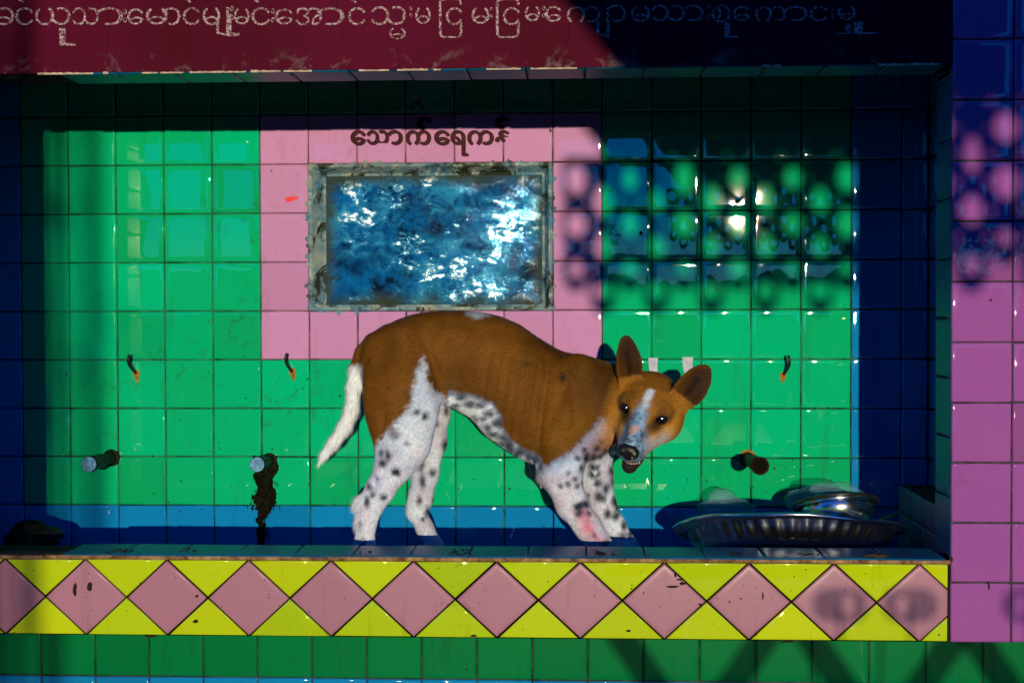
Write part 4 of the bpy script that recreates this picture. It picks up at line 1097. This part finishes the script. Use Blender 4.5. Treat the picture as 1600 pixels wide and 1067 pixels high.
# ------------------------------------------------------------------ tray, bowl, bags
t = NT("tray_steel"); nz = t.noise(9, 5, .6)
t.set(Base_Color=t.mix(t.ramp(nz, [(.4, 0), (.7, 1)]), (.74, .78, .82), (.40, .43, .44)), Metallic=1.0, Roughness=t.math('ADD', .14, t.math('MULTIPLY', nz, .16)))
t.bump(t.noise(30, 3), .08, .002); STEEL = t.m
t = NT("bowl_steel"); t.set(Base_Color=(.85, .86, .88, 1), Metallic=1.0, Roughness=.17); t.bump(t.noise(18, 3), .05, .002); BOWLM = t.m
TY = .335; tc = P(1232, 829, TY); tr_ = 176*mpp(TY)
XT = Matrix.Translation(Vector(tc)) @ Matrix.Rotation(R(-16.5), 4, 'X') @ Matrix.Rotation(R(1), 4, 'Y')
tray = empty("metal_tray", tuple(XT @ Vector((0, 0, -.05))), "large round fluted steel tray tilted back behind the sill at the right", "tray")
def twob(r, z, a, i):
    if 2 <= i <= 8:                       # flutes on the side wall
        f = math.sin(a*44); k = (i-2)/6; r += .0028*f*math.sin(math.pi*k)
    if i in (0, 1, 10, 11): z += .003*math.sin(a*2 + .6) + .0016*math.sin(a*7)
    return r, z
R0 = tr_
prof = [(R0, -.002), (R0, .001), (R0-.022, -.001), (R0-.026, -.006), (R0-.030, -.016), (R0-.036, -.026), (R0-.043, -.034), (R0-.050, -.040), (R0-.056, -.044), (R0-.08, -.047), (.02, -.047), (0.0005, -.047)]
b = MB(); b.lathe(prof, 264, 0, XT, twob)
b.lathe([(r - (.001 if i > 1 else 0), z + .0014) for i, (r, z) in enumerate(prof)][::-1], 264, 0, XT, lambda r, z, a, i: twob(r, z, a, 11 - i))
b.build("tray_dish", [STEEL], tray, True)
b = MB(); b.lathe([(R0 + .001 + .0042*math.cos(q), -.001 + .0042*math.sin(q)) for q in [2*math.pi*k/10 for k in range(10)]], 264, 0, XT, lambda r, z, a, i: (r, z + .003*math.sin(a*2 + .6) + .0016*math.sin(a*7)), True); b.build("rolled_rim", [BOWLM], tray, True)
# a shallow foot that carries the tilt: the tray leans with its near side on the sill
BYc = .37; bc = P(1306, 787, BYc); br = 64*mpp(BYc)
XB = Matrix.Translation(Vector(bc)) @ Matrix.Rotation(R(-21), 4, 'X') @ Matrix.Rotation(R(-3), 4, 'Y')
bowl = empty("metal_bowl", tuple(XB @ Vector((0, 0, -.055))), "small round steel bowl with a rolled rim standing in the tray", "bowl")
pb = [(br-.002, -.003), (br, -.001), (br-.002, .0012), (br-.010, -.0005), (br-.013, -.004), (br-.0115, -.009), (br-.0110, -.015), (br-.0118, -.022), (br-.0145, -.030), (br-.0195, -.038), (br-.0275, -.045), (br-.036, -.0482), (.01, -.049), (.0005, -.049)]
b = MB(); b.lathe(pb, 72, 0, XB); b.lathe([(r-.0012 if r > .01 else r, z + .0012) for r, z in pb[3:]][::-1], 72, 0, XB)
b.build("bowl_body", [BOWLM], bowl, True)
DARKM = plainmat("blackened_rim", (.02, .02, .022), .35, (.05, .05, .05), 50, metal=.6)
b = MB(); b.lathe([(br + .0034*math.cos(q), .0034*math.sin(q)) for q in [2*math.pi*k/10 for k in range(10)]], 72, 0, XB, close=True); b.build("rolled_rim", [DARKM], bowl, True)
# plastic bags: crumpled translucent film
t = NT("clear_plastic_film"); t.set(Base_Color=(.30, .62, .85, 1), Roughness=.14, IOR=1.45, Alpha=.26)
t.bump(t.noise(60, 5, .65, 1.6), .9, .010); FILM = t.m
def bag(name, label, px, py, Y, rx, rz, ry, seed, peaks, mat, grp=None, n=40, m_=26, rough=.22, cut=-.35):
    r_ = np.random.default_rng(seed); c = P(px, py, Y); g = None
    vs = []; fs = []
    dirs = r_.normal(0, 1, (26, 3)); dirs /= np.linalg.norm(dirs, axis=1)[:, None]; am = r_.uniform(-1, 1, 26)
    for i in range(m_+1):
        th = math.pi*i/m_
        for k in range(n):
            ph = 2*math.pi*k/n; q = np.array([math.sin(th)*math.cos(ph), math.sin(th)*math.sin(ph), math.cos(th)])
            dd_ = dirs@q; rad = 1 + rough*float((am*np.maximum(0, 1 - np.abs(dd_ - .6)*3.2)).sum())*.6 + rough*.12*r_.normal()
            for pd, pa in peaks:
                pd = np.array(pd)/np.linalg.norm(pd); rad += pa*max(0, (q@pd - .72)/.28)**1.6
            p = q*rad*np.array([rx, ry, rz])*mpp(Y)
            p[2] = max(p[2], cut*rz*mpp(Y)); vs.append(c + p)
    for i in range(m_):
        for k in range(n): fs.append((i*n+k, (i+1)*n+k, (i+1)*n+(k+1) % n, i*n+(k+1) % n))
    b = MB(); b.poly(vs, fs); o = b.build(name, [mat], None, True); tag(o, label, "bag", grp); return o
bag("plastic_bag", "crumpled clear plastic bag behind the left end of the metal tray", 1136, 800, .46, 34, 22, 36, 5, [((-.2, 0, 1), .55), ((.8, 0, .45), .25)], FILM)
bag("plastic_bag", "clear plastic bag bulging out of the small steel bowl", 1310, 772, .385, 38, 17, 40, 8, [((-.85, 0, .62), .30), ((.3, 0, .9), .12)], FILM, rough=.14)
bag("plastic_bag", "clear plastic bag lying behind the bowl on the tray", 1262, 786, .44, 32, 18, 30, 9, [((.2, 0, .9), .35)], FILM)
LUMP = plainmat("dark_wet_plastic", (.016, .020, .018), .35, (.005, .006, .006), 50, bump=.8)
bag("rubbish_bag", "dark crumpled rubbish heap at the left end behind the sill", 52, 843, .40, 42, 27, 40, 12, [((-.3, 0, 1), .2)], LUMP, rough=.3)
b = MB(); p0 = P(1352, 824, .40); p1 = P(1409, 797.5, .43); b.tube([p0, (p0+p1)/2 + np.array([0, 0, .001]), p1], [.0026, .0025, .0020], 8)
t = NT("yellow_wood"); t.set(Base_Color=(.85, .62, .06, 1), Roughness=.6); tag(b.build("wooden_stick", [t.m], None, True), "thin yellow stick poking out over the right edge of the tray", "stick")
# dead leaf and crumbs on the sill edge
LEAF = plainmat("dead_leaf", (.10, .055, .02), .8, (.03, .02, .01), 90)
b = MB(); n = 10; vs = []
for k in range(n+1):
    f = k/n; x = 1343 + 46*f; h_ = math.sin(math.pi*f)
    for s_ in (-1, 0, 1):
        p = P(x + random.uniform(-1, 1), 870, -.004); vs.append((p[0], -.004 + s_*.012*h_ - .004, SZ + .0035 + .004*h_*(1 if s_ == 0 else .2) + random.uniform(0, .003)))
b.poly(vs, [(3*k+s_, 3*k+3+s_, 3*k+4+s_, 3*k+1+s_) for k in range(n) for s_ in (0, 1)])
o = b.build("dead_leaf", [LEAF], None, True); tag(o, "curled brown dead leaf on the sill edge below the tray", "leaf")
md = o.modifiers.new("thick", 'SOLIDIFY'); md.thickness = .0008
b = MB()
for x, y in ((708, 862), (720, 865), (930, 867), (945, 866), (1150, 860), (188, 868), (200, 866), (182, 862), (1373, 860), (560, 858), (300, 859), (1270, 863), (1420, 866)):
    p = P(x, y, .03); p[2] = SZ + .001
    for _ in range(7):
        q = p + np.array([random.gauss(0, .012), random.gauss(0, .016), 0]); q[1] = min(max(q[1], .0), .10); r_ = random.uniform(.0008, .0028); sphere(b, q, 1, None, np.array([r_*1.6, r_*1.3, r_*.6]), 8)
o = b.build("sill_crumbs", [SPECK], None, True); tag(o, "dark crumbs and grit scattered along the sill", "grit", kind='stuff')

# ------------------------------------------------------------------ the place behind the photographer
ground = MB(); ground.poly([(-150, -300, 0), (150, -300, 0), (150, 60, 0), (-150, 60, 0)], [(0, 1, 2, 3)]); tag(ground.build("ground", [GROUND]), kind='structure')
SD = np.array(SUN_DIR)
def up_sun(p, Y): p = np.array(p, float); return p + SD*((Y - p[1])/SD[1])   # where the sun ray to a wall point crosses the plane y = Y
YS = -3.7; SHX, SHZ = (up_sun((0, 0, 0), YS))[0], (up_sun((0, 0, 0), YS))[2]
portal = empty("courtyard_portal", (0, YS, 0), "timber portal of two posts and a beam across the courtyard", "portal")
for x0, x1 in ((-3.75, -3.45), (2.25, 2.55)):
    b = MB(); b.box((x0, YS - .12, 0), (x1, YS + .08, 2.7)); b.build("post", [DARKW], portal)
b = MB(); b.box((-3.9, YS - .14, 2.7), (2.7, YS + .1, 2.92)); b.build("beam", [DARKW], portal)
cane_t = empty("added_shade_screen", (-.6, -7, 0), "unseen cane screen added to half-shade the left of the niche", "screen")  # canes added out of view to dim the sun at the left
cxr = -1.02 + up_sun((0, 0, 0), -7)[0]
for k in range(26):
    b = MB(); xk = cxr - .012 - k*.030 + random.uniform(-.004, .004)
    b.tube([(xk, -7, 0), (xk + random.uniform(-.01, .01), -7, 1.6), (xk + random.uniform(-.012, .012), -7, 3.3)], [.0098, .0094, .0085], 7); b.build("cane", [DARKW], cane_t)
for zz_ in (.4, 3.0):
    b = MB(); b.box((cxr - .82, -7.035, zz_), (cxr - .01, -7.012, zz_ + .05)); b.build("cross_rail", [DARKW], cane_t)
# carved eave board: solid above, pierced and scalloped below
b = MB(); th = .022; cw_, ch_ = .060, .100
ztop, zmid, zbot = 2.70, 1.53 + SHZ, 1.23 + SHZ; x0 = .02 + SHX; ncol = 24
def plate(pl):
    n = len(pl); b.poly([(p[0], YS - th/2, p[1]) for p in pl] + [(p[0], YS + th/2, p[1]) for p in pl], [tuple(range(n)), tuple(range(2*n-1, n-1, -1))] + [(i, n+i, n+(i+1) % n, (i+1) % n) for i in range(n)])
plate([(x0 + .10, zmid + .0006), (x0 + ncol*cw_, zmid + .0006), (x0 + ncol*cw_, ztop), (x0 - .40, ztop), (x0 - .40, zmid + .62)])
def cell(xa, za, xb_, zb_, hw_, hh_, last):
    n = 24; cxx, czz = (xa+xb_)/2, (za+zb_)/2; outer = []; inner = []
    for k in range(n):
        a = 2*math.pi*(k+.5)/n; c_, s_ = math.cos(a), math.sin(a)
        inner.append((cxx + hw_*c_, czz + hh_*s_))
        m_ = min((xb_-xa)/2/max(abs(c_), 1e-6), (zb_-za)/2/max(abs(s_), 1e-6)) ; o_ = [cxx + c_*m_, czz + s_*m_]
        if last and s_ < 0: o_ = [cxx + (xb_-xa)/2*c_, czz + (zb_-za)/2*s_]
        outer.append(tuple(o_))
    vs = [(p[0], y, p[1]) for y in (YS - th/2, YS + th/2) for r_ in (outer, inner) for p in r_]; fs = []
    for k in range(n):
        l_ = (k+1) % n
        fs += [(k, l_, n+l_, n+k), (2*n+l_, 2*n+k, 3*n+k, 3*n+l_), (n+k, n+l_, 3*n+l_, 3*n+k), (l_, k, 2*n+k, 2*n+l_)]
    b.poly(vs, fs)
for i in range(ncol):
    xa = x0 + i*cw_; off = ch_/2 if i % 2 else 0; zt_ = zmid
    if off: plate([(xa, zt_ - off), (xa + cw_, zt_ - off), (xa + cw_, zt_), (xa, zt_)])
    z_ = zt_ - off; k = 0
    while z_ - ch_ > zbot - .06:
        last = z_ - 2*ch_ <= zbot - .06
        cell(xa, z_ - ch_, xa + cw_, z_, .0195*random.uniform(.62, 1.1), (.033 if not last else .020)*random.uniform(.68, 1.1), last); z_ -= ch_
tag(b.build("carved_board", [DARKW]), "carved pierced eave board hanging from the courtyard portal beam", "board")
YS = -2.95; SHX, SHZ = (up_sun((0, 0, 0), YS))[0], (up_sun((0, 0, 0), YS))[2]
# zigzag railing with rounded finials, unseen, split into rods to half-shade the wall
rail = empty("zigzag_railing", (1, YS, 0), "low zigzag railing with rounded finials across the courtyard", "railing")
zz0, zz1 = .30 + SHZ, .535 + SHZ
b = MB()
kx = [P(x, 1035, YL)[0] + .17*SHX/2.95 + SHX for x in (1010, 1155, 1306, 1450, 1565, 1700, 1840)]
for i in range(len(kx)):
    s_ = -1 if i % 2 == 0 else 1; dxx = .10*s_
    p0, p1 = Vector((kx[i] - dxx, YS, zz0)), Vector((kx[i] + dxx*.6, YS, zz1)); [b.tube([p0 + Vector((e_, 0, 0)), p1 + Vector((e_, 0, 0))], [.0050, .0050], 6) for e_ in (-.028, -.014, 0, .014, .028)]
b.build("zigzag_bars", [DARKW], rail)
b = MB(); b.box((kx[0] - .4, YS - .02, .1), (kx[-1] + .3, YS + .02, zz0 + .01)); b.build("bottom_rail", [DARKW], rail)
for x in (1312, 1423, 1606):
    p = P(x, 945, 0); b = MB(); X0 = p[0] + SHX; Z0 = p[2] + SHZ
    b.tube([(X0, YS, zz0), (X0, YS, Z0)], .003, 6)
    sg = 1 if x < 1400 else -1
    for q in range(-9, 10):           # a rounded knob of thin strips with one gap, shaped to half-shade
        xx = q*.0052; hz_ = .032*(1 - abs(xx/.049)**3)**(1/3) if abs(xx) < .049 else 0
        if hz_ < .004: continue
        parts_ = [(-hz_, hz_)] if abs(xx - .016*sg) > .009 else [(-hz_, -.017), (.017, hz_)]
        for z0_, z1_ in parts_: b.tube([(X0 + xx, YS, Z0 + z0_), (X0 + xx, YS, Z0 + z1_)], .0017, 5)
    b.build("finial", [DARKW], rail)
# courtyard wall with a balustrade opening, seen only in the glaze
yw = -5.2; wallb = empty("courtyard_wall", (-3, yw, 0), "courtyard wall with a balustrade opening opposite the niche", "wall"); b = MB()
ox0, ox1, oz0, oz1 = -3.16, -2.04, 1.44, 2.24
for lo, hi in (((-7, yw-.12, 0), (ox0, yw+.12, 3.0)), ((ox1, yw-.12, 0), (-1.75, yw+.12, 3.0)), ((ox0, yw-.12, 0), (ox1, yw+.12, oz0)), ((ox0, yw-.12, oz1), (ox1, yw+.12, 3.0))): b.box(lo, hi)
b.build("wall_panel", [CONC], wallb)
for x in (-3.05, -2.81):
    b = MB(); b.lathe([(.05, 0), (.05, .05), (.035, .09), (.075, .25), (.085, .36), (.06, .5), (.035, .6), (.05, .7), (.05, .799)], 20, 0, Matrix.Translation(Vector((x, yw, oz0)))); b.build("baluster", [CONC], wallb, True)
b = MB(); b.box((-2.37, yw - .03, oz0), (-2.31, yw + .03, oz1)); b.build("mullion", [CONC], wallb)
# unseen far hedge added to block the glow along the horizon
t = NT("added_hedge_leaves"); t.set(Base_Color=t.mix(t.noise(3, 5, .7), (.02, .05, .015), (.05, .09, .03)), Roughness=.8); b = MB()
for k in range(120):
    x0_ = -72 + k*1.2; h0 = 2.3 + random.uniform(-.25, .3)
    b.lathe([(.95, 0), (1.05, h0*.5), (.85, h0*.85), (.4, h0)], 9, 0, Matrix.Translation(Vector((x0_, -42 + random.uniform(-.4, .4), 0))), lambda r, z, a, i: (r*random.uniform(.8, 1.25), z + random.uniform(-.1, .12)))
tag(b.build("added_far_hedge", [t.m]), kind='stuff')
# trees beyond the courtyard
t = NT("leaf_green"); t.set(Base_Color=t.mix(t.attr('tv'), (.03, .08, .02), (.07, .13, .03)), Roughness=.5); LEAFM = t.m
BARK = plainmat("bark", (.10, .075, .05), .9, (.05, .035, .025), 8)
def tree(x, y, h, rcr, seed, label):
    r_ = random.Random(seed); g = empty("courtyard_tree", (x, y, 0), label, "tree", "trees beyond the courtyard")
    b = MB(); b.tube([(x, y, 0), (x + .05, y, h*.3), (x - .04, y + .05, h*.6), (x, y, h*.85)], [.17, .14, .10, .04], 10)
    tips = []
    for k in range(9):
        a = r_.uniform(0, 6.28); z_ = h*r_.uniform(.3, .7); e = (x + math.cos(a)*rcr*r_.uniform(.5, .9), y + math.sin(a)*rcr*r_.uniform(.5, .9), z_ + r_.uniform(.2, 1.0)); tips.append(e)
        b.tube([(x, y, z_*.9), ((x+e[0])/2, (y+e[1])/2, z_ + .2), e], [.06, .04, .015], 6)
    b.build("trunk", [BARK], g, True)
    b = MB()
    for k in range(34):
        c_ = r_.choice(tips); cl = Vector(c_) + Vector((r_.gauss(0, .35), r_.gauss(0, .35), r_.gauss(0, .35)))
        for q in range(60):
            p = cl + Vector((r_.gauss(0, .17), r_.gauss(0, .17), r_.gauss(0, .14))); a = Vector((r_.uniform(-1, 1), r_.uniform(-1, 1), r_.uniform(-.6, .6))).normalized(); c2 = a.cross(Vector((r_.uniform(-1, 1), r_.uniform(-1, 1), 1))).normalized(); L = r_.uniform(.05, .09)
            b.poly([p - a*L, p + c2*L*.4, p + a*L, p - c2*L*.4], [(0, 1, 2, 3)], 0, r_.random())
    b.build("crown", [LEAFM], g)
tree(-2.3, -11, 3.4, 1.3, 1, "left leafy tree beyond the courtyard, shorter crown")
tree(-.9, -13, 4.2, 1.3, 2, "middle leafy tree beyond the courtyard, taller crown")
tree(5.2, -12, 4.0, 1.6, 3, "right leafy tree beyond the courtyard, spreading crown")
